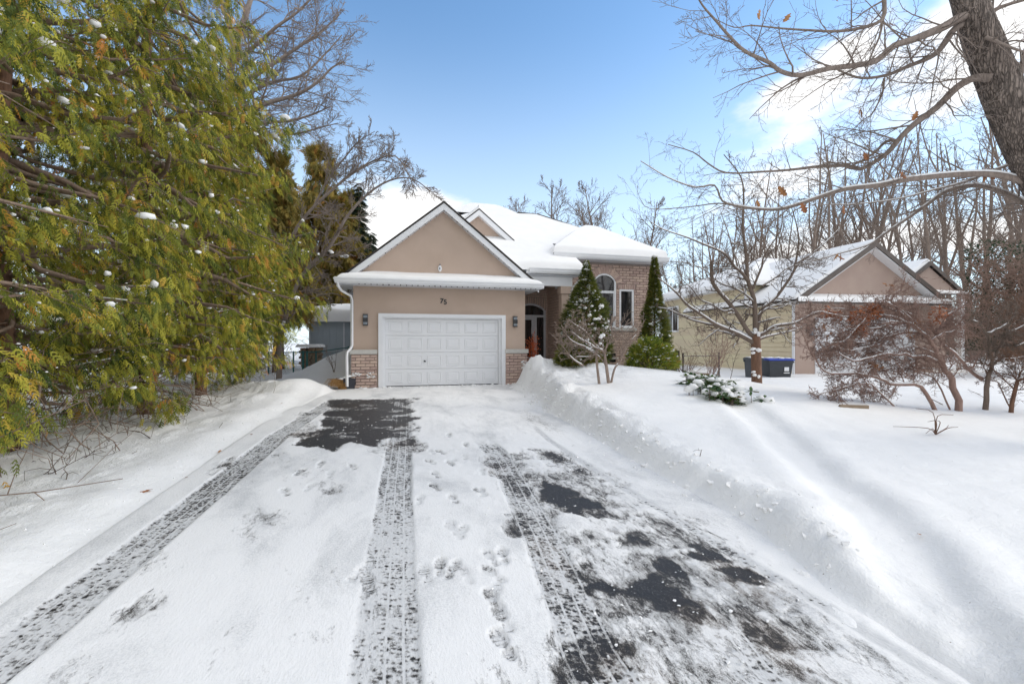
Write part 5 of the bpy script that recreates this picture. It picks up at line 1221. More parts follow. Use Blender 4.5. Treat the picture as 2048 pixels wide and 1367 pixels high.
for pts in (((850, 830), (740, 790), (620, 800), (500, 880), (380, 900)), ((700, 650), (520, 640), (380, 640), (240, 640), (100, 660)), ((600, 640), (480, 760), (330, 800), (180, 780)), ((420, 590), (320, 700), (240, 760), (100, 740)),
            ((900, 930), (760, 920), (640, 900), (500, 930)), ((760, 700), (690, 600), (560, 520), (460, 470)), ((600, 1020), (480, 1060), (380, 1090)), ((450, 960), (360, 1020), (250, 1090), (180, 1120)), ((810, 750), (900, 700), (960, 680), (1010, 620)), ((550, 825), (400, 800), (250, 850), (100, 880))):
    L4(list(pts), (9.3 + R3.uniform(-.3, .4), 9.2 + R3.uniform(-.5, .5)), .014, .006, 22, .55, 5)
maple_g = g.build('branches', M['bark_maple'], mp_, True); sg.build('branch_snow', M['snow'], mp_, True)
V, Q = oakleaf(.085); V = np.array(V); Q = np.array(Q)
def leafclump(lst, n, sp, seed, size=1.0, parent=None, m=None, src=None):
    r_ = np.random.default_rng(seed); g = G()
    for (c) in lst:
        for k in range(n):
            o_ = np.array(tuple(c)) + r_.normal(size=3) * sp; A = Matrix.Rotation(r_.uniform(0, 6.28), 3, 'Z') @ Matrix.Rotation(r_.uniform(-.9, .9), 3, 'X') @ Matrix.Rotation(r_.uniform(-.9, .9), 3, 'Y')
            g.add((V * size * r_.uniform(.6, 1.1)) @ np.array(A).T + o_, Q)
    return g.build('leaves', m, parent)
leafclump([Z4(x, y, 9.1) for x, y in ((430, 560), (390, 600), (440, 590), (350, 630), (380, 660), (400, 600), (450, 540), (370, 690), (330, 600), (460, 560))], 46, .06, 3, 1.0, mp_, M['reed'])
leafclump([Z4(x, y, 9.2) for x, y in ((180, 580), (230, 600), (150, 575), (205, 590), (860, 580), (880, 600), (860, 620), (840, 560), (780, 640), (890, 575))], 18, .05, 4, 1.0, mp_, M['reed'])
leafclump([Z4(x, y, 9.2) for x, y in ((460, 905), (480, 910), (440, 900), (690, 710), (560, 410), (180, 700), (150, 660), (720, 640))], 16, .04, 5, .8, mp_, M['oakleaf'])
ms = thing('forked_shrub', 'grey forked shrub with snow on its upper fork, right of the maple shrub', 'shrub', (0, 0, 0))
g = G(); sg = G()
L4([(1150, 1052), (1172, 980), (1190, 900), (1175, 800), (1160, 700), (1110, 640), (1060, 600)], (9.6, 9.6), .062, .016, 9, .6)
L4([(1160, 700), (1240, 670), (1300, 625), (1335, 590), (1340, 540)], (9.6, 9.4), .03, .010, 9, .6)
L4([(1190, 890), (1215, 840), (1250, 780), (1262, 720), (1340, 680), (1440, 630)], (9.6, 9.4), .035, .010, 12, .6)
L4([(1195, 900), (1280, 830), (1360, 770), (1480, 730)], (9.6, 9.3), .03, .008, 12, .6)
g.build('branches', M['bark_small'], ms, True); sg.build('branch_snow', M['snow'], ms, True)
m3 = thing('red_twig_shrub', 'reddish twiggy shrub at the right edge with a low curved stem', 'shrub', (0, 0, 0))
g = G(); sg = G()
L4([(1310, 1045), (1350, 1000), (1410, 985), (1500, 960), (1600, 900)], (9.4, 9.2), .05, .016, 18, .75)
L4([(1330, 1050), (1230, 1010), (1180, 990)], (9.5, 9.6), .018, .008, 5, .4)
L4([(1350, 1000), (1380, 920), (1450, 840), (1480, 740)], (9.4, 9.7), .025, .008, 18, .8)
L4([(1500, 960), (1560, 820), (1500, 700), (1430, 600), (1380, 520)], (9.6, 9.9), .03, .008, 26, .9)
L4([(1600, 900), (1500, 860), (1380, 850), (1260, 860)], (9.3, 9.2), .02, .007, 16, .6)
g.build('branches', M['bark_red'], m3, True); sg.build('branch_snow', M['snow'], m3, True)

# --- thicket and dark hedge on the far right
R4 = np.random.default_rng(14)
def cloud_leaves(P, tint, L0, wid, seed, droop=.5):
    """many small pointed leaf blades at points P"""
    r_ = np.random.default_rng(seed); n = len(P); d = r_.normal(size=(n, 3)); d[:, 2] -= droop; d /= np.linalg.norm(d, axis=1, keepdims=True)
    s = np.cross(d, r_.normal(size=(n, 3))); s /= np.linalg.norm(s, axis=1, keepdims=True); L = (L0 * r_.uniform(.6, 1.4, n))[:, None]; w = L * wid
    V = np.stack([P, P + d * L * .45 + s * w, P + d * L, P + d * L * .45 - s * w], 1); Q = np.arange(n * 4).reshape(n, 4); return V.reshape(-1, 3), Q, np.repeat(tint, 4)
hd = thing('overgrown_hedge', 'tall dark evergreen hedge overgrown with rusty brown vines at the right edge', 'hedge', (0, 0, 0))
n = 17000; px_ = R4.uniform(1930, 2420, n); d_ = R4.uniform(17.0, 20.5, n); topy = 500 + 30 * fbm(px_ / 60, px_ * 0, 3, 91) - (px_ > 1960) * 10
py_ = topy + (700 - topy) * R4.random(n) ** .9
P = np.stack([(S_ + (px_ - 1024) / FPX * C_) * d_, (C_ - (px_ - 1024) / FPX * S_) * d_, CAMH + (683 - py_) / FPX * d_], 1)
V, Q_, T_ = cloud_leaves(P, R4.uniform(0, .7, n), .11, .22, 3); mk('foliage', V, Q_, None, M['spruce'], hd, False, {'tint': T_})
g = G()
PT = dict(segs=[4, 3], wob=[.35, .4], up=[-.02, 0], taper=[.6, .6], sides=[3, 3], kids=[4], lo=[.1], ang=[50], ratio=[.6], rr=[.7], rmin=.006, kr=.012)
for k in range(1100):
    x = R4.uniform(1928, 2250); dd = R4.uniform(16.6, 18.0); y = R4.uniform(520, 690); dv = R4.normal(size=3); dv[1] *= .3; dv[2] = dv[2] * .6 - .1
    grow(g, None, W(x, y, dd), dv, R4.uniform(.6, 1.6), .010, 0, PT, R4)
g.build('vines', M['vine'], hd, True)

# --- low shrubs by the neighbour's wall and bare sapling stems
def shrub(label, px_, py_, d, nst, hgt, spread, m, seed, name='bare_shrub', kids=5, r=.012, cat='shrub', prm=None, lean=None):
    r_ = np.random.default_rng(seed); b = W(px_, py_, d); b.z = Hs(b.x, b.y) - .04; t = thing(name, label, cat, tuple(b)); g = G(); sg = G()
    pr = dict(prm or PS); pr.update(segs=[4, 3, 2], kids=[kids, 3], rmin=.004, wob=[.14, .2, .2], snow_r=.011)
    for k in range(nst):
        a = r_.uniform(0, 6.28); D = (math.cos(a) * spread, math.sin(a) * spread, 1)
        if lean: D = (D[0] + lean[0], D[1] + lean[1], 1)
        grow(g, sg, (r_.normal() * .05, r_.normal() * .05, 0), D, hgt * r_.uniform(.7, 1.1), r, 0, pr, r_)
    g.build('stems', m, t, True)
    if sg.V: sg.build('snow', M['snow'], t, True)
    return t
shrub('many stemmed bare bush in front of the black rail fence', 1424, 742, 15.6, 14, 2.1, .45, M['bark_maple'], 21)
shrub('low reddish bare bush beside the bright green shrub', 1372, 735, 16.0, 12, 1.2, .7, M['bark_red'], 22)
shrub('single thin sapling standing in snow left of the small pruned tree', 1459, 748, 14.6, 1, 1.6, .05, M['bark_small'], 23, 'sapling', 4, .014, 'sapling')
shrub('short thin sapling between the rail fence and the pruned tree', 1440, 745, 15, 2, .8, .4, M['bark_small'], 24, 'sapling', 3, .008, 'sapling')
shrub('small bare plant with snowy buds at the garage drift, left of the downspout', 668, 757, 15.5, 3, .95, .35, M['bark_shrub'], 25, 'bare_plant', 3, .012, 'plant')

# tan bare shrub in front of the bedroom wall (forked stems with snow lumps)
R5 = np.random.default_rng(15)
def Z5(x, y, d): return W(1030 + x / 7.196, 590 + y / 7.196, d)
fs = thing('lilac_shrub', 'tan bare shrub with snow lumps on its forks in front of the brick bedroom wall', 'shrub', (0, 0, 0))
g = G(); sg = G(); PL = dict(PS); PL.update(segs=[4, 3, 3], kids=[4, 3], rmin=.0045, kr=.015, wob=[.12, .18, .2], up=[.05, .05, .03], ratio=[.6, .55], snow_r=.013)
def L5(pts, ds, r0, r1, kids, klen=.6):
    n = len(pts); dd = np.interp(np.linspace(0, 1, n), np.linspace(0, 1, len(ds)), ds); PP = [Z5(x, y, q) for (x, y), q in zip(pts, dd)]
    if pts[0][1] > 1100: PP[0].z = Hs(PP[0].x, PP[0].y) - .06
    limb(g, sg, PP, r0, r1, 7, kids, PL, R5, .25, klen)
dl_ = 10.4
L5([(1215, 1165), (1185, 1050), (1170, 900), (1180, 780), (1200, 690), (1240, 620), (1280, 560)], (dl_, dl_), .034, .014, 6)
L5([(1350, 1175), (1320, 1060), (1300, 930), (1280, 820), (1230, 780), (1160, 760), (1080, 700), (960, 640), (860, 560), (800, 520)], (dl_, 10.1), .042, .010, 16, .6)
L5([(1375, 1130), (1430, 1060), (1490, 980), (1530, 900), (1520, 800), (1560, 680), (1540, 520), (1520, 360)], (dl_, 10.5), .028, .007, 14, .55)
L5([(1165, 830), (1080, 790), (1010, 740), (900, 700), (800, 640), (720, 540), (700, 470)], (dl_, 10.0), .026, .007, 16, .6)
L5([(1230, 780), (1150, 700), (1050, 560), (950, 470), (860, 420), (780, 350)], (dl_, 10.2), .024, .006, 14, .55)
L5([(1280, 800), (1340, 700), (1400, 560), (1380, 420), (1400, 330)], (dl_, 10.6), .02, .006, 12, .55)
L5([(1530, 900), (1600, 760), (1680, 640), (1780, 520), (1880, 330)], (10.5, 10.7), .014, .005, 9, .45)
L5([(980, 1010), (880, 950), (800, 880), (740, 800), (680, 720), (640, 640)], (10.2, 10.0), .02, .006, 14, .5)
L5([(1340, 1150), (1300, 1010), (1210, 880), (1150, 850), (1100, 880), (960, 880), (880, 880)], (10.4, 10.2), .014, .005, 8, .4)
g.build('stems', M['bark_shrub'], fs, True)
blobs_mesh(sg, [tuple(Z5(x, y, 10.25)) for x, y in ((960, 635), (1000, 655), (1040, 680), (1080, 705), (1040, 745), (1075, 765), (1110, 790), (1145, 810), (1240, 575), (1235, 600), (1270, 565), (1230, 690), (1110, 730), (1050, 640))], .05, .8, 8)
sg.build('snow', M['snow'], fs, True)

# ------------------------------------------------------------------ evergreens
def frond(seed, nb=9, L=1.0):
    """flat drooping cedar spray: axis along +x, blades to both sides; unit length"""
    r_ = np.random.default_rng(seed); V = []; Q = []
    def ax(s): return np.array((s, .04 * math.sin(s * 3 + seed), -.28 * s * s))
    def blade(p, d, l, w):
        d = d / np.linalg.norm(d); nrm = np.array((-d[1], d[0], 0)); nrm /= np.linalg.norm(nrm) + 1e-9; k = len(V)
        V.extend([p - nrm * w * .95 + d * l * .12, p + nrm * w * .95, p + d * l + (0, 0, -.10 * l)]); Q.append((k, k + 1, k + 2))
    for i in range(nb):
        s = .08 + .84 * i / nb; l = (.50 - .30 * s) * r_.uniform(.8, 1.2) * (1 if s > .2 else .7)
        for sg_ in (-1, 1):
            a = R(r_.uniform(32, 52)) * sg_; p = ax(s); d = np.array((math.cos(a), math.sin(a), -.35 - .3 * s)); blade(p, d, l, .045)
            q = p + d / np.linalg.norm(d) * l * .4; a2 = a * .25; blade(q, np.array((math.cos(a2), math.sin(a2) - .0, -.5)), l * .55, .034)
            if l > .36: a3 = a * 1.9; blade(p + d / np.linalg.norm(d) * l * .3, np.array((math.cos(a3), math.sin(a3), -.4)), l * .38, .03)
    blade(ax(.85), np.array((1, 0, -.6)), .25, .035)
    for i in range(3): blade(ax(i / 3), ax((i + 1) / 3) - ax(i / 3), .36, .012)
    return np.array(V), np.array(Q)
FR = [frond(s, 4) for s in range(5)]
FRS = [frond(s + 9, 4) for s in range(4)]
def place_fronds(P, D, size, seed, protos, roll=.8):
    r_ = np.random.default_rng(seed); n = len(P); D = D / np.linalg.norm(D, axis=1, keepdims=True)
    side = np.cross(D, (0, 0, 1.)); side /= np.linalg.norm(side, axis=1, keepdims=True) + 1e-9; upv = np.cross(side, D)
    a = r_.normal(size=n) * roll; c, s = np.cos(a)[:, None], np.sin(a)[:, None]; s2 = side * c + upv * s; u2 = -side * s + upv * c
    tint = r_.uniform(0, 1, n); Vs = []; Qs = []; Ts = []; off = 0; which = r_.integers(0, len(protos), n)
    for k, (V, Q) in enumerate(protos):
        ii = np.where(which == k)[0]
        if len(ii) == 0: continue
        sz = size[ii][:, None, None]
        W_ = P[ii][:, None, :] + sz * (V[None, :, 0:1] * D[ii][:, None, :] + V[None, :, 1:2] * s2[ii][:, None, :] + V[None, :, 2:3] * u2[ii][:, None, :])
        Vs.append(W_.reshape(-1, 3)); Qs.append((Q[None] + (np.arange(len(ii)) * len(V))[:, None, None]).reshape(-1, Q.shape[1]) + off); Ts.append(np.repeat(tint[ii], len(V))); off += len(ii) * len(V)
    return np.concatenate(Vs), np.concatenate(Qs), np.concatenate(Ts)
def cedar(label, loc, hgt, rad, seed, nbr, per, fs=.34, protos=FR, m='cedar', low=.5, snow=60, deadtwigs=18, lean=(0, 0), profile=None, group=None, cat='tree', name='cedar_tree', trunkr=.13, inner=.25, barkm='bark_red'):
    r_ = np.random.default_rng(seed); t = thing(name, label, cat, loc, 0, group); tr = G(); wd = G(); sg = G(); P = []; D = []
    prof = profile or (lambda s: (1 - s) ** .75 * (.55 + .45 * min(1, s * 6)) + .03)
    zs = np.linspace(0, hgt, 9); trp = np.stack([lean[0] * (zs / hgt) ** 1.3 + .05 * np.sin(zs * 1.1 + seed), lean[1] * (zs / hgt) ** 1.3 + .05 * np.cos(zs + seed), zs - .1], 1)
    tr.tube(trp, trunkr * (1 - .93 * zs / hgt), 8)
    for k in range(nbr):
        z = low + (hgt - low) * ((k + r_.uniform(0, 1)) / nbr) ** 1.15; s = (z - low) / (hgt - low); Rr = rad * prof(s) * r_.uniform(.72, 1.12); a = k * 2.39996 + r_.normal() * .4
        c0 = np.array((np.interp(z, zs, trp[:, 0]), np.interp(z, zs, trp[:, 1]), z)); o_ = np.array((math.cos(a), math.sin(a), 0))
        tt = np.linspace(0, 1, 6); rise = .30 * Rr * (1 - s) ; dz = -.42 * Rr * tt ** 1.4 + .30 * Rr * np.clip(tt - .45, 0, 1) ** 1.2 * 1.3 + .15 * Rr * tt
        if s > .8: dz = Rr * tt * .9
        BP = c0 + o_ * (Rr * tt)[:, None] + np.stack([.09 * Rr * np.sin(tt * 6 + k), .09 * Rr * np.cos(tt * 5 + k), dz + .07 * Rr * np.sin(tt * 7 + k * 1.7) * tt + r_.normal() * .22 * tt * Rr], 1)
        wd.tube(BP, np.linspace(max(.012, .026 * Rr), .004, 6), 4, False)
        if r_.random() < .3 and Rr > .5: i_ = int(r_.integers(1, 4)); snow_on(sg, BP[i_:i_ + 2], np.array((.018, .024)) * r_.uniform(.6, 1.6), .9)
        ncl = max(2, int(round((per / 9.) * (.3 + .7 * Rr / rad)))); side = np.array((-o_[1], o_[0], 0)); tc_ = inner + (1 - inner) * r_.random(ncl) ** .75; tc_[0] = .98; lc = r_.normal(size=ncl) * .24 * Rr * (1.1 - tc_ * .6)
        pc = r_.integers(15, 27, ncl); ts = np.repeat(tc_, pc); lat0 = np.repeat(lc, pc); n_ = len(ts); sp_ = .10
        for q_ in range(ncl): 
            if abs(lc[q_]) > .08: c_0 = np.array([np.interp(max(0, tc_[q_] - .18), tt, BP[:, j]) for j in range(3)]); c_1 = np.array([np.interp(tc_[q_], tt, BP[:, j]) for j in range(3)]) + side * lc[q_] - (0, 0, abs(lc[q_]) * .3); wd.tube([c_0, (c_0 + c_1) / 2 + (0, 0, .03), c_1], (.009, .006, .003), 3, False)
        C = np.stack([np.interp(ts, tt, BP[:, j]) for j in range(3)], 1) + side * lat0[:, None] + r_.normal(size=(n_, 3)) * sp_ - np.array((0, 0, 1)) * (np.abs(lat0) * .3)[:, None]; lat = lat0
        dd = o_ * r_.uniform(.1, .8, n_)[:, None] + side * (np.sign(lat) * r_.uniform(.0, .5, n_) + r_.normal(size=n_) * .35)[:, None] + np.array((0, 0, -1)) * r_.uniform(.2, 1.3, n_)[:, None]
        if s > .9: dd[:, 2] = np.abs(dd[:, 2]) * 1.5
        P.append(C); D.append(dd)
    P = np.concatenate(P); D = np.concatenate(D)
    V, Q, T = place_fronds(P, D, fs * r_.uniform(.6, 1.25, len(P)), seed, protos)
    mk('crown', V, None, Q, M[m], t, False, {'tint': T})
    for k in range(deadtwigs):
        a = r_.uniform(0, 6.28); z = r_.uniform(.15, low + .5); grow(wd, None, (0, 0, z), (math.cos(a), math.sin(a), r_.uniform(-.25, .1)), rad * r_.uniform(.5, 1.05), .012, 0, dict(PT, rmin=.0035, up=[-.03, -.02]), r_)
    tr.build('trunk', M[barkm], t, True); wd.build('branches', M['bark_cedar'], t, True)
    if snow:
        ii = r_.integers(0, len(P), snow); blobs_mesh(sg, P[ii] + (0, 0, .03), .010 + .060 * r_.random(snow) ** 6, .6, seed, .3)
    if sg.V: sg.build('snow', M['snow'], t, True)
    return t
GH = 'cedars in the row along the left of the driveway'
nl = [
      ('tall cedar of the left row, second from the photo edge', -4.9, 7.3, 13.4, 2.5, 32, 175, 74),
      ]
CP = lambda s: (1 - s) ** .38 * (.62 + .38 * min(1, s * 6)) + .03
for lab, x, y, hg, rd, sd_, nb_, per in nl:
    cedar(lab, (x, y, Hs(x, y)), hg, rd, sd_, nb_, per, group=GH, low=.75, snow=1700, deadtwigs=40, fs=.17, profile=CP)
big_c = bpy.data.objects['cedar_tree']; dup(big_c, (-4.75, 4.5, Hs(-4.75, 4.5) - .1), 4.1, (.9, .9, .85), 'nearest cedar of the left row, hanging low over the snow at the photo edge'); dup(big_c, (-4.45, 9.9, Hs(-4.45, 9.9)), 2.2, (1.06, 1.06, 1.04), 'tallest cedar of the left row, with its top out of the photo')
c1 = cedar('middle cedar of the left row whose shoulder ends below the bare branches', (-4.5, 12.4, Hs(-4.5, 12.4)), 7.2, 2.35, 34, 110, 74, group=GH, low=.8, snow=520, fs=.17, profile=CP)
c2 = dup(c1, (-4.7, 14.7, Hs(-4.7, 14.7) + .35), 2.6, (.82, .82, .84), 'cedar of the left row standing just before the green fence')
# more of the row, behind, and bronze ones by the fence
for k, (x, y, s, lab) in enumerate(((-7.6, 8.4, 1.05, 'cedar behind the row at the left, seen through gaps of the nearer ones'), (-7.0, 5.4, 1.1, 'cedar behind the nearest one at the photo edge'), (-7.0, 15.4, 1.15, 'cedar behind the green fence end of the left row'))):
    dup(c1, (x, y, Hs(x, y)), 1.3 * k + .5, s, lab)
c3 = cedar('bronze tinted cedar rising above the green fence, nearest the garage', (-4.7, 20.4, Hs(-4.7, 20.4)), 8.6, 1.75, 36, 100, 40, m='yellowing', group=GH, low=2.7, snow=25, fs=.42, protos=FRS + FR[:2], deadtwigs=14)
dup(c3, (-5.9, 20.6, Hs(-5.9, 20.6)), 1.9, 1.18, 'tallest bronze tinted cedar behind the green fence')
dup(c3, (-5.2, 17.6, Hs(-5.2, 17.6)), 4.0, .86, 'bronze tinted cedar where the left row meets the green fence')
dup(c3, (-2.9, 27.5, Hs(-2.9, 27.5)), 3.0, 1.05, 'bronze tinted cedar peeking over the garage eave')
for q_, (x, y, sc_) in enumerate(((-5.5, 18.7, .84), (-5.0, 22.6, 1.0), (-6.4, 20.3, .95))): dup(c3, (x, y, Hs(x, y)), 2.1 * q_ + .4, sc_, ('bronze cedar stem just inside the green fence', 'bronze cedar stem further back, right of the fence posts', 'bronze cedar stem left of the green fence post')[q_])
for x_, d_q, sc_, lab_ in ((640, 26.5, (1.35, 1.35, 1.42), 'broad bronze cedar rising behind the garden shed, left of the spruces'), (700, 28.5, (1.1, 1.1, 1.2), 'bronze cedar behind the garage gutter, in front of the dark spruces')):
    p_ = W(x_, 683, d_q); dup(c3, (p_.x, p_.y, Hs(p_.x, p_.y) * .5), x_ * .1, sc_, lab_)
dup(c3, (-7.6, 22.0, Hs(-7.6, 22)), 5.0, 1.2, 'bronze tinted cedar farthest back behind the green fence')
# spruce
def spruce(label, loc, hgt, rad, seed):
    r_ = np.random.default_rng(seed); t = thing('spruce_tree', label, 'tree', loc); P = []; D = []
    tr = G().tube([(0, 0, 0), (0, 0, hgt)], (.16, .02), 6)
    for k in range(150):
        s = (k + r_.random()) / 150; z = hgt * (.15 + .85 * s); Rr = rad * (1 - s) ** .9 * r_.uniform(.7, 1.1) + .05; a = k * 2.4; n_ = int(10 + 26 * Rr)
        ts = .1 + .9 * r_.random(n_); o_ = np.array((math.cos(a), math.sin(a), 0)); side = np.array((-o_[1], o_[0], 0)); lat = r_.normal(size=n_) * .12 * Rr
        P.append(np.array((0, 0, z)) + o_ * (Rr * ts)[:, None] + side * lat[:, None] + np.array((0, 0, 1)) * (-.35 * Rr * ts + .2 * Rr * ts ** 3)[:, None]); D.append(o_ + side * r_.normal(size=n_)[:, None] * .6 + np.array((0, 0, -.35)))
    P = np.concatenate(P); D = np.concatenate(D); V, Q, T = place_fronds(P, D, .38 * r_.uniform(.6, 1.2, len(P)), seed, FRS, .4)
    mk('crown', V, None, Q, M['spruce'], t, False, {'tint': T}); tr.build('trunk', M['bark_forest'], t, True); return t
sp = W(718, 683, 27); spruce('dark narrow spruce standing behind the bronze cedars', (sp.x, sp.y, 0), 10.8, 1.5, 41)
sp = W(742, 683, 30); spruce('second dark spruce peeking over the garage roof slope', (sp.x, sp.y, 0), 8.6, 1.9, 42)

# conical clipped cedars by the house
def cone_profile(s): return (1 - s) ** .95 * (.75 + .25 * min(1, s * 8)) + .02
def conifer(label, px_, d, base, top, width, seed, prof, snow, m='cone', fs=.17, nbr=150, per=26, tipx=0):
    p = W(px_, 700, d); zt_ = CAMH + (683 - top) / FPX * d; z0 = Hs(p.x, p.y)
    r_ = np.random.default_rng(seed); hgt = zt_ - z0; t = thing('conical_cedar', label, 'shrub', (p.x, p.y, z0)); P = []; D = []; sg = G(); N_ = 10500
    s = r_.random(N_) ** 1.25; a = r_.uniform(0, 6.28, N_); wob = 1 + .42 * fbm(a * 1.6 + seed, s * 7, 3, seed); Rr = width * prof(s) * wob
    rr = Rr * (.35 + .65 * r_.random(N_) ** .5); P = np.stack([rr * np.cos(a), rr * np.sin(a), s * hgt], 1)
    D = np.stack([np.cos(a), np.sin(a), r_.uniform(-.2, 1.1, N_)], 1)
    V, Q, T = place_fronds(P, D, fs * r_.uniform(.6, 1.2, N_) * (1 - .5 * np.clip(s * 5 - 4, 0, 1)), seed, FRS, .9)
    mk('crown', V, None, Q, M[m], t, False, {'tint': T * .8 + .25 * fbm(P[:, 0] * 3, P[:, 2] * 2, 2, 3).repeat(1)[0]}); G().tube([(0, 0, -.1), (0, 0, hgt * .95)], (.05, .01), 6).build('trunk', M['bark_red'], t, True)
    k = snow; s = r_.random(k) ** .8; c = fbm(s * 9, s * 3 + 4, 2, seed); a = r_.uniform(0, 6.28, k); Rr = width * np.array([prof(v) for v in s]) * .97
    PP = np.stack([Rr * np.cos(a), Rr * np.sin(a), s * hgt], 1); blobs_mesh(sg, PP, .018 + .075 * r_.random(k) ** 3, .7, seed, .25); sg.build('snow', M['snow'], t, True); return t
def prof_l(s):
    s = np.asarray(s); return np.interp(s, [0, .15, .35, .5, .62, .78, .9, 1], [.62, .95, 1.0, .84, .62, .25, .09, .01])
def prof_r(s):
    s = np.asarray(s); return np.interp(s, [0, .12, .3, .48, .6, .72, .9, 1], [.9, 1.0, .95, .70, .34, .20, .10, .02])
conifer('conical evergreen with many snow lumps between the porch column and the arched window', 1173, 15.0, 0, 522, .80, 51, prof_l, 620)
conifer('slender conical evergreen at the right corner of the brick bedroom wall', 1309, 16.2, 0, 512, .56, 52, prof_r, 190)
def roundshrub(label, px_, py_, d, rx, rz_, seed, m, snow, fs=.12, name='evergreen_shrub', N_=4200, protos=FRS, flat=1):
    p = W(px_, py_, d); r_ = np.random.default_rng(seed); t = thing(name, label, 'shrub', (p.x, p.y, Hs(p.x, p.y) - .05)); u = r_.normal(size=(N_, 3)); u /= np.linalg.norm(u, axis=1, keepdims=True); u[:, 2] = np.abs(u[:, 2]) * 1.1 - .1
    rr = (.5 + .5 * r_.random(N_) ** .5) * (1 + .22 * fbm(u[:, 0] * 2.4 + seed, u[:, 1] * 2.4 + u[:, 2] * 2, 3, seed)); P = u * rr[:, None] * (rx, rx * flat, rz_) + (0, 0, rz_ * .15)
    V, Q, T = place_fronds(P, u + r_.normal(size=u.shape) * .45 + (0, 0, .5), fs * r_.uniform(.6, 1.3, N_), seed, protos, 1.2); mk('crown', V, None, Q, M[m], t, False, {'tint': T})
    g = G()
    for k in range(14): a = r_.uniform(0, 6.28); grow(g, None, (0, 0, -.05), (math.cos(a), math.sin(a), 1.2), rz_ * 1.1, .014, 0, PT, r_)
    g.build('stems', M['bark_small'], t, True)['kind'] = 'stuff'
    sg = G(); ii = r_.integers(0, N_, snow); q = P[ii]; q = q[q[:, 2] > rz_ * .25]; blobs_mesh(sg, q * 1.03, .015 + .05 * r_.random(len(q)) ** 2.2, .6, seed); sg.build('snow', M['snow'], t, True); return t
roundshrub('bright green rounded shrub dusted with snow at the right end of the bedroom wall', 1300, 735, 14.2, .76, .86, 61, 'yew', 300, .13)
roundshrub('dark evergreen shrub under the conical evergreen beside the porch column', 1158, 740, 13.6, .62, .72, 62, 'cone', 160, .14)
# leafy rhododendron poking out of the snow
bl_V = np.array([(0, 0, 0), (.3, -.14, .02), (.7, -.15, -.02), (1, 0, -.10), (.7, .15, -.02), (.3, .14, .02)]); bl_Q = np.array([(0, 1, 4, 5), (1, 2, 3, 4)])
LEAFP = [(bl_V, bl_Q), (bl_V * (1, 1.15, -1), bl_Q)]
def leafshrub(label, spots, m, seed, fs=.11, cap=None):
    r_ = np.random.default_rng(seed); c = W(*spots[0][:3]); c.z = Hs(c.x, c.y); t = thing('rhododendron', label, 'shrub', tuple(c)); P = []; D = []; g = G(); sg = G()
    for (px_, py_, d, n_, sp) in spots:
        q = W(px_, py_, d); q.z = Hs(q.x, q.y)
        for k in range(n_):
            b = np.array((q.x - c.x + r_.normal() * sp, q.y - c.y + r_.normal() * sp, q.z - c.z + r_.uniform(.02, .26)))
            g.tube([b - (0, 0, b[2] + .1 - (q.z - c.z)), b], (.008, .005), 4, False)
            for j in range(9): a = j * .7 + r_.normal() * .2; P.append(b); D.append((math.cos(a), math.sin(a), r_.uniform(-.6, .5)))
            if r_.random() < .5: blobs_mesh(sg, [b + (0, 0, .03)], r_.uniform(.04, .12), .6, int(r_.integers(1e6)), .15)
    V, Q, T = place_fronds(np.array(P), np.array(D), fs * r_.uniform(.7, 1.2, len(P)), seed, LEAFP, .3); mk('leaves', V, Q, None, M[m], t, False, {'tint': T}); g.build('stems', M['bark_small'], t, True)['kind'] = 'stuff'; sg.build('snow', M['snow'], t, True)
    return t
leafshrub('low rhododendron half buried in snow on the right lawn', [(1438, 795, 8.6, 26, .20), (1470, 800, 8.4, 24, .18), (1415, 765, 9.3, 26, .2), (1390, 752, 9.8, 18, .2), (1420, 785, 8.9, 10, .12)], 'rhodo', 71, .15)
o = leafshrub('tiny leafy sprig poking through snow left of the low rhododendron', [(1381, 778, 8.8, 3, .04)], 'rhodo', 72, .07)

# red berry arrangement at the entry
bp = W(1064, 690, 16.3); r_ = np.random.default_rng(5)
t = thing('berry_arrangement', 'tall orange red berry twigs standing in front of the entry door', 'decoration', (bp.x, bp.y, .36)); g = G(); bg_ = G()
for k in range(44):
    a = r_.uniform(0, 6.28); z = r_.uniform(.35, 1.2); c = np.array((r_.normal() * .03, r_.normal() * .03, z)); e = c + (math.cos(a) * .26, math.sin(a) * .26, r_.uniform(-.1, .22)); mid = (c + e) / 2 + (0, 0, .04)
    g.tube([c - (0, 0, .2), mid, e], (.006, .005, .003), 3, False)
    n_ = 11; s = r_.random(n_)[:, None]; blobs_mesh(bg_, c * (1 - s) + e * s + r_.normal(size=(n_, 3)) * .03, .017, 1, k, .05, (OCT_V, OCT_T))
g.build('twigs', M['berry'], t); bg_.build('berries', M['berry'], t, True)['kind'] = 'stuff'
G().tube([(0, 0, 0), (0, 0, .30)], (.14, .19), 12).tube([(0, 0, .2), (0, 0, 1.3)], .015, 5).build('pot', M['pot'], t)

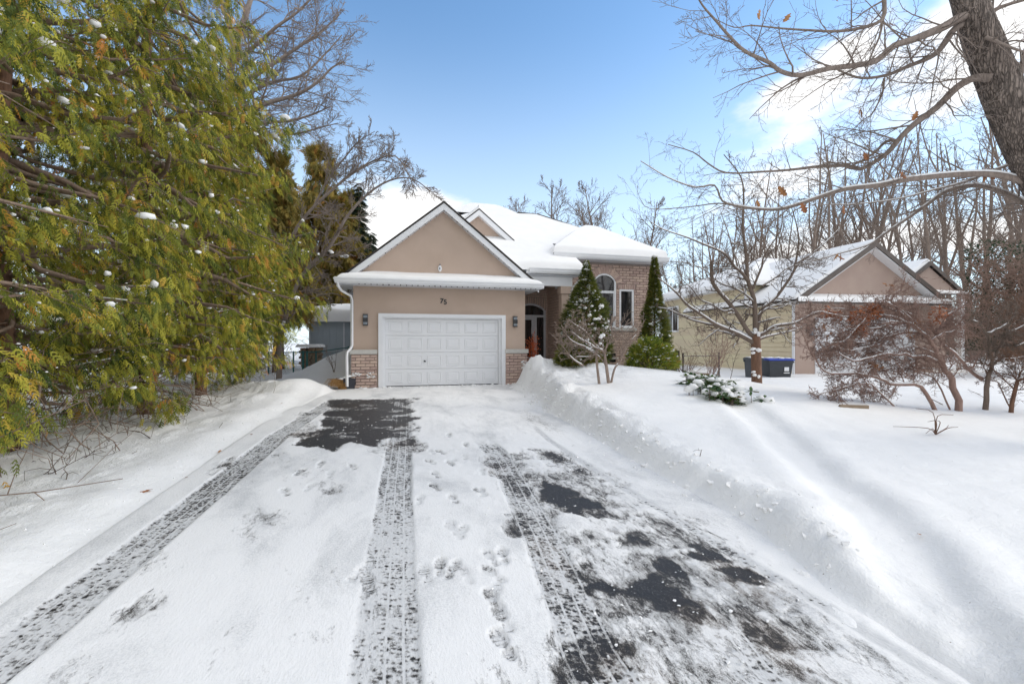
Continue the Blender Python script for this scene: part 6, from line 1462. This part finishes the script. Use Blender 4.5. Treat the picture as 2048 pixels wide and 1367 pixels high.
# ------------------------------------------------------------------ bare trees, left background
PF = dict(segs=[7, 5, 4, 3], wob=[.07, .13, .18, .2], up=[.03, .05, .05, .05], taper=[.75, .75, .7, .6], sides=[6, 4, 3, 3], kids=[13, 7, 5], lo=[.28, .2, .15], ang=[36, 38, 40], ratio=[.42, .5, .5], rr=[.5, .6, .65], rmin=.009, kr=.03)
def forest_tree(seed, hgt=15, r=.16, prm=None, name='bare_tree', label='', m='bark_forest', loc=(0, 0, 0), group=None):
    r_ = np.random.default_rng(seed); t = thing(name, label, 'tree', loc, 0, group); g = G(); pr = dict(prm or PF)
    n = pr['segs'][0]; P = [np.array((0., 0, -.3))]; d = np.array((r_.normal() * .05, r_.normal() * .05, 1))
    for i in range(n): d = d + r_.normal(size=3) * .06; d[2] = 1; d /= np.linalg.norm(d); P.append(P[-1] + d * hgt / n)
    P = np.array(P); rad = r * (1 - .85 * np.linspace(0, 1, n + 1)); tr = G().tube(P, rad, 8); tr.build('trunk', M[m], t, True)
    k = pr['kids'][0]
    for j in range(k):
        tt = pr['lo'][0] + (1 - pr['lo'][0]) * (j + r_.random()) / k; i = min(n - 1, int(tt * n)); f = tt * n - i; B = P[i] * (1 - f) + P[i + 1] * f; a = r_.uniform(0, 6.28); an = R(pr['ang'][0]) * r_.uniform(.7, 1.5)
        grow(g, None, B, (math.cos(a) * math.sin(an), math.sin(a) * math.sin(an), math.cos(an)), hgt * pr['ratio'][0] * (1.15 - tt) * r_.uniform(.7, 1.2), rad[i] * .5, 1, pr, r_)
    g.build('crown', M[m], t, True); return t
# big spreading tree behind the cedars (two stems, branches reach right)
R6 = np.random.default_rng(16)
def Z8(x, y, d): return W(430 + x / 2.44, y / 2.44, d)
lt = thing('elm_tree', 'tall bare tree behind the left cedars with fine branches fanning into the blue sky', 'tree', (0, 0, 0))
g = G(); PX = dict(PF); PX.update(segs=[5, 4, 3], wob=[.1, .15, .18], up=[.035, .04, .04], taper=[.75, .7, .6], sides=[4, 3, 3], kids=[9, 6], lo=[.12, .1], ang=[32, 34], ratio=[.6, .55], rr=[.55, .6], rmin=.0058, kr=.05)
def L8(pts, ds, r0, r1, kids, klen):
    n = len(pts); dd = np.interp(np.linspace(0, 1, n), np.linspace(0, 1, len(ds)), ds); return limb(g, None, [Z8(x, y, q) for (x, y), q in zip(pts, dd)], r0, r1, 7, kids, PX, R6, .15, klen)
dT = 19; tb = Z8(-40, 1900, dT); tb.z = -.2
G().tube(smoothline([tb, Z8(-60, 1400, dT), Z8(-30, 1000, dT), Z8(20, 700, dT)], 4), np.linspace(.34, .24, 13), 10).build('trunk', M['bark_left'], lt, True)
L8([(10, 720), (70, 600), (160, 545), (260, 500), (400, 460), (500, 400), (570, 330), (630, 300)], (19, 18), .16, .02, 22, 2.6)
L8([(10, 740), (90, 640), (220, 600), (350, 590), (470, 560), (560, 520)], (19, 18), .12, .02, 18, 2.4)
L8([(20, 700), (60, 450), (90, 250), (140, 100), (190, -60), (240, -250)], (19, 19), .22, .06, 14, 3.0)
L8([(90, 300), (200, 220), (300, 130), (400, 60), (520, -60)], (19, 18), .10, .03, 16, 2.2)
L8([(60, 480), (180, 380), (300, 300), (420, 220), (520, 150), (600, 80)], (19, 18), .12, .02, 20, 2.4)
L8([(40, 620), (150, 470), (280, 400), (420, 370), (540, 260), (620, 170)], (19, 20), .11, .02, 20, 2.2)
L8([(100, 640), (260, 660), (400, 650), (520, 620), (600, 600)], (19, 18), .07, .015, 14, 1.8)
L8([(90, 250), (60, 100), (0, -80)], (19, 20), .12, .04, 8, 2.4)
g.build('limbs', M['bark_left'], lt, True)
a2 = thing('arching_tree', 'pale bare tree arching over the garage roof from the left', 'tree', (0, 0, 0))
g = G(); R6 = np.random.default_rng(17)
L8([(310, 1900), (330, 1600), (420, 1350), (560, 1200), (640, 1060), (740, 950), (850, 880), (960, 870), (1070, 945)], (15.5, 15.2), .10, .012, 26, 1.3)
L8([(330, 1250), (400, 1110), (480, 1010), (600, 900), (660, 850), (760, 790), (880, 760), (950, 860), (1010, 930)], (15.6, 15.2), .07, .010, 26, 1.3)
L8([(480, 1010), (560, 860), (640, 760), (700, 690), (780, 640)], (15.6, 15.5), .04, .01, 16, 1.2)
L8([(600, 900), (700, 830), (820, 780), (900, 820)], (15.5, 15), .03, .008, 12, 1.0)
L8([(560, 1200), (520, 1130), (400, 1150), (300, 1170), (200, 1230)], (15.5, 15.3), .03, .01, 10, .9)
L8([(420, 1350), (520, 1270), (640, 1230), (760, 1190)], (15.5, 14.6), .03, .008, 12, .9)
L8([(330, 1600), (430, 1480), (560, 1430), (660, 1460), (720, 1500)], (15.5, 14.2), .035, .008, 12, .9)
for q in (g,): q.build('limbs', M['bark_left'], a2, True)
g = G(); blobs_mesh(g, [tuple(Z8(x, y, 15.3)) for x, y in ((370, 1490), (380, 1480), (395, 1468), (565, 1225), (570, 1230), (620, 1250), (640, 1248), (330, 1580), (335, 1570))], .09, .6, 5); g.build('branch_snow', M['snow'], a2, True)

# --- wood behind: prototypes and copies
GW = 'bare trees of the wood behind the neighbouring house'
LW = 'thin bare tree in the wood behind the neighbouring house'
PF2 = dict(PF); PF2.update(kids=[12, 6, 4], rmin=.010)
pro = [forest_tree(100 + k, 15 + k * .7, .15 + .015 * k, PF2, label=LW, group=GW) for k in range(5)]
PN = dict(PF); PN.update(kids=[9, 6, 4], ratio=[.22, .45, .5], lo=[.45, .2, .15], rmin=.011)
pro2 = [forest_tree(120 + k, 17, .17, PN, label=LW, group=GW) for k in range(2)]
rf_ = np.random.default_rng(9); first = set(); allp = pro + pro2
spots = []
for k in range(62):
    x = 1345 + (2140 - 1345) * ((k * .61803) % 1); d = rf_.uniform(34, 58); spots.append((x, d))
for k, (x, d) in enumerate(spots):
    src = allp[k % len(allp)]; p = W(x, 683, d); top = 300 + 90 * ((1660 - x) / 300) * (x < 1560) if x < 1600 else rf_.uniform(215, 330)
    top = np.interp(x, [1345, 1450, 1560, 1640, 1800, 2048, 2140], [455, 410, 330, 300, 275, 250, 240]) + rf_.uniform(-25, 60); hh_ = (683 - top) / FPX * d + CAMH; s = hh_ / (16.5)
    z = float(base_z(np.array([p.y]))[0])
    if k < len(allp): src.location = (p.x, p.y, z); src.scale = (s, s, s); src.rotation_euler = (0, 0, rf_.uniform(0, 6.28))
    else: dup(src, (p.x, p.y, z), rf_.uniform(0, 6.28), s)
# named individuals standing out
for (x, d, top, k, lab) in ((1612, 27, 262, 5, 'bare tree rising above the others left of the neighbouring gable'), (1870, 28, 262, 6, 'straight pale bare trunk right of the neighbouring gable'), (1405, 30, 400, 2, 'bushy bare tree behind the left end of the neighbouring roof'), (1700, 31, 330, 1, 'bare tree directly behind the neighbouring gable')):
    p = W(x, 683, d); s = ((683 - top) / FPX * d + CAMH) / 16.5; o = dup(allp[k], (p.x, p.y, -.1), rf_.uniform(0, 6), s, lab)
    if 'group' in o: del o['group']
# behind our own house
PR_ = dict(PF); PR_.update(kids=[18, 8, 6], rmin=.0085, lo=[.3, .2, .1], ratio=[.46, .62, .55], wob=[.05, .10, .13, .16])
rt = [forest_tree(140, 11, .16, PR_), forest_tree(141, 11, .15, PR_)]
for q_, (x, d, top, k, lab) in enumerate(((1133, 31, 352, 0, 'bare tree behind the roof ridge, left of the bedroom roof peak'), (1222, 32, 345, 1, 'bare tree behind the bedroom roof peak'), (1018, 40, 380, 0, 'small bare tree top over the main ridge'), (1275, 36, 395, 1, 'faint bare tree top right of the bedroom roof'), (1180, 38, 392, 0, 'low bare tree top between the two behind the bedroom roof'), (905, 55, 440, 1, 'bare treetop showing left of the garage gable'))):
    p = W(x, 683, d); s = ((683 - top) / FPX * d + CAMH) / 11.0
    if q_ < 2: o = rt[q_]; o.location = (p.x, p.y, -.3); o.scale = (s, s, s); o['label'] = lab
    else: o = dup(rt[k], (p.x, p.y, -.3), rf_.uniform(0, 6), s, lab)
# left far side, seen through the cedars
for k in range(14):
    x = -260 + k * 68 + rf_.uniform(-20, 20); d = rf_.uniform(26, 44); p = W(x, 683, d); o = dup(allp[k % 7], (p.x, p.y, -.3), rf_.uniform(0, 6), rf_.uniform(.65, .95), 'thin bare tree beyond the cedar row at the left'); o['group'] = 'bare trees beyond the cedar row'
# undergrowth of the wood
g = G(); R7 = np.random.default_rng(18); PU = dict(PT, segs=[3, 3], kids=[4], rmin=.009, wob=[.2, .3], up=[.1, .05], ratio=[.6])
for k in range(1100):
    x = R7.uniform(1330, 2150); d = R7.uniform(30, 44); p = W(x, 683, d); grow(g, None, (p.x, p.y, -.3), (R7.normal() * .35, R7.normal() * .35, 1), R7.uniform(2.5, 7.5), .022, 0, PU, R7)
o = g.build('woodland_brush', M['bark_forest'], None, True); tag(o, 'tangled bare brush filling the wood behind the neighbouring house', 'brush', kind='stuff')
g = G()
for k in range(420):
    x = R7.uniform(-300, 560); d = R7.uniform(20, 34); p = W(x, 683, d); grow(g, None, (p.x, p.y, -.3), (R7.normal() * .35, R7.normal() * .35, 1), R7.uniform(1.0, 3.5), .018, 0, PU, R7)
o = g.build('left_brush', M['bark_forest'], None, True); o.name = 'brush'; tag(o, 'tangled bare brush beyond the cedar row on the left', 'brush', kind='stuff')

# ------------------------------------------------------------------ little things in the snow
def twig(label, pts, d_or_none, r, seed, kids=3, name='fallen_twig', m='bark_small', lift=.01):
    P = []
    for (x, y, hgt) in pts:
        a = W(x, y, 1); dirv = a - Vector((0, 0, CAMH)); p = None
        for dd in np.arange(1.5, 16, .02):                 # march to the ground
            q = Vector((0, 0, CAMH)) + dirv * dd
            if q.z <= Hs(q.x, q.y): p = q; break
        if p is None: p = q
        P.append(Vector((p.x, p.y, Hs(p.x, p.y) + lift + hgt)))
    c = P[0].copy(); t = thing(name, label, 'twig', tuple(c)); g = G(); r_ = np.random.default_rng(seed)
    pr = dict(PT); pr.update(segs=[3, 2], kids=[2], rmin=.002, up=[.0, 0], sides=[4, 3])
    Q = smoothline([p - c for p in P], 3); g.tube(Q, np.linspace(r, r * .4, len(Q)), 5)
    for k in range(kids):
        i = int(r_.integers(1, len(Q) - 1)); dv = Q[i + 1 if i + 1 < len(Q) else i] - Q[i - 1]; dv = dv / (np.linalg.norm(dv) + 1e-9) + r_.normal(size=3) * .6; dv[2] = abs(dv[2]) * .3; grow(g, None, Q[i], dv, .18 * r_.uniform(.5, 1.3), r * .6, 0, pr, r_)
    g.build('stem', M[m], t, True); return t
twig('curled dark twig lying on the left snow near the cedars', [(300, 877, 0), (282, 868, .02), (268, 866, .03)], None, .008, 1, 3)
twig('thin straight stalk sticking from the left snow bank', [(303, 873, 0), (312, 858, .15), (324, 836, .32)], None, .003, 2, 0)
twig('short dark twig standing in the snow on the right lawn', [(1400, 913, 0), (1402, 911, .03), (1404, 910, .06)], None, .005, 3, 1)
twig('fallen branch with two forks on the snow below the maple shrub', [(1885, 812, .03), (1855, 800, .08), (1840, 788, .12)], None, .010, 4, 4)
twig('slim broken branch on the snow under the forked shrub', [(1975, 799, .0), (1955, 790, .03), (1935, 783, .06)], None, .008, 5, 3)
# young seedling with spoked twigs
sd0 = W(1871, 846, 6.6); sd0.z = Hs(sd0.x, sd0.y)
t = thing('seedling', 'young bare seedling with spoked twigs in the snow at the lower right', 'seedling', tuple(sd0)); g = G(); rr = np.random.default_rng(8)
for (dx, dz, b) in ((-.46, .12, .1), (-.20, .26, .12), (.30, .12, .1), (.42, .10, .14), (.02, .42, .1), (.26, .34, .14), (-.30, .10, .05), (.15, .22, .1)):
    g.tube(smoothline([(0, 0, 0), (dx * .35, rr.normal() * .04, dz * .7 + .02), (dx * 1.3, rr.normal() * .2, dz * .8)], 3), np.linspace(.008, .003, 7), 4)
g.build('stem', M['bark_red'], t, True)
# plank in the snow
bb = W(1707, 776, 8.3); bb.z = Hs(bb.x, bb.y)
t = thing('timber_board', 'short weathered timber board lying on the snow under the maple shrub', 'board', (bb.x, bb.y, bb.z), -YAW); G().prism([(-.26, -.02), (.26, -.05), (.26, .045), (-.24, .055), (-.26, .02)], 'y', -.03, .03).build('board', M['wood'], t)
# fallen leaves
V, Q = oakleaf(.10); leaf0 = None
def ground_hit(x, y):
    a = W(x, y, 1) - Vector((0, 0, CAMH))
    for dd in np.arange(1.2, 16, .015):
        q = Vector((0, 0, CAMH)) + a * dd
        if q.z <= Hs(q.x, q.y): return q
    return q
for k, (x, y, s, lab) in enumerate(((305, 982, 1.2, 'large curled brown leaf on the left snow edge'), (437, 907, .8, 'orange brown leaf on the snow by the left tyre track'), (374, 957, .6, 'small brown leaf beside the left tyre track'), (500, 870, .6, 'tiny rusty leaf near the top of the left tyre track'), (565, 807, .9, 'rusty leaf on the ploughed snow at the driveway corner'), (1843, 1073, .4, 'dark leaf scrap on the smooth right snow'))):
    p = ground_hit(x, y)
    o = mk('fallen_leaf', V, Q, None, M['oakleaf']) if leaf0 is None else link('fallen_leaf', leaf0.data)
    leaf0 = leaf0 or o; o.location = p + Vector((0, 0, .02)); o.rotation_euler = (rnd.uniform(-.4, .4), rnd.uniform(-.4, .4), rnd.uniform(0, 6)); o.scale = (s, s, s); tag(o, lab, 'leaf', 'leaves fallen on the snow')
# twiggy litter and roots at the foot of the cedar row
g = G(); R8 = np.random.default_rng(19)
for k in range(150):
    y = R8.uniform(4.2, 15); x = -4.4 + R8.normal() * .45 - .2 * (y > 9); z = Hs(x, y); a = R8.uniform(0, 6.28)
    grow(g, None, (x, y, z - .02), (math.cos(a), math.sin(a), R8.uniform(.05, .9)), R8.uniform(.2, .7), .006, 0, dict(PT, rmin=.0025, up=[-.08, -.05]), R8)
o = g.build('dead_twigs', M['bark_small'], None, True); tag(o, 'dead brown twigs strewn in the snow under the cedar row', 'twigs', kind='stuff')

for o in bpy.data.objects:
    b = o.name.split('.')[0]
    if o.type == 'MESH' and o.parent and b in ('snow', 'branch_snow', 'trunk_snow', 'stuck_snow', 'threshold_snow', 'sill_snow', 'light_string', 'twigs', 'leaves', 'vines', 'foliage'): o['kind'] = 'stuff'
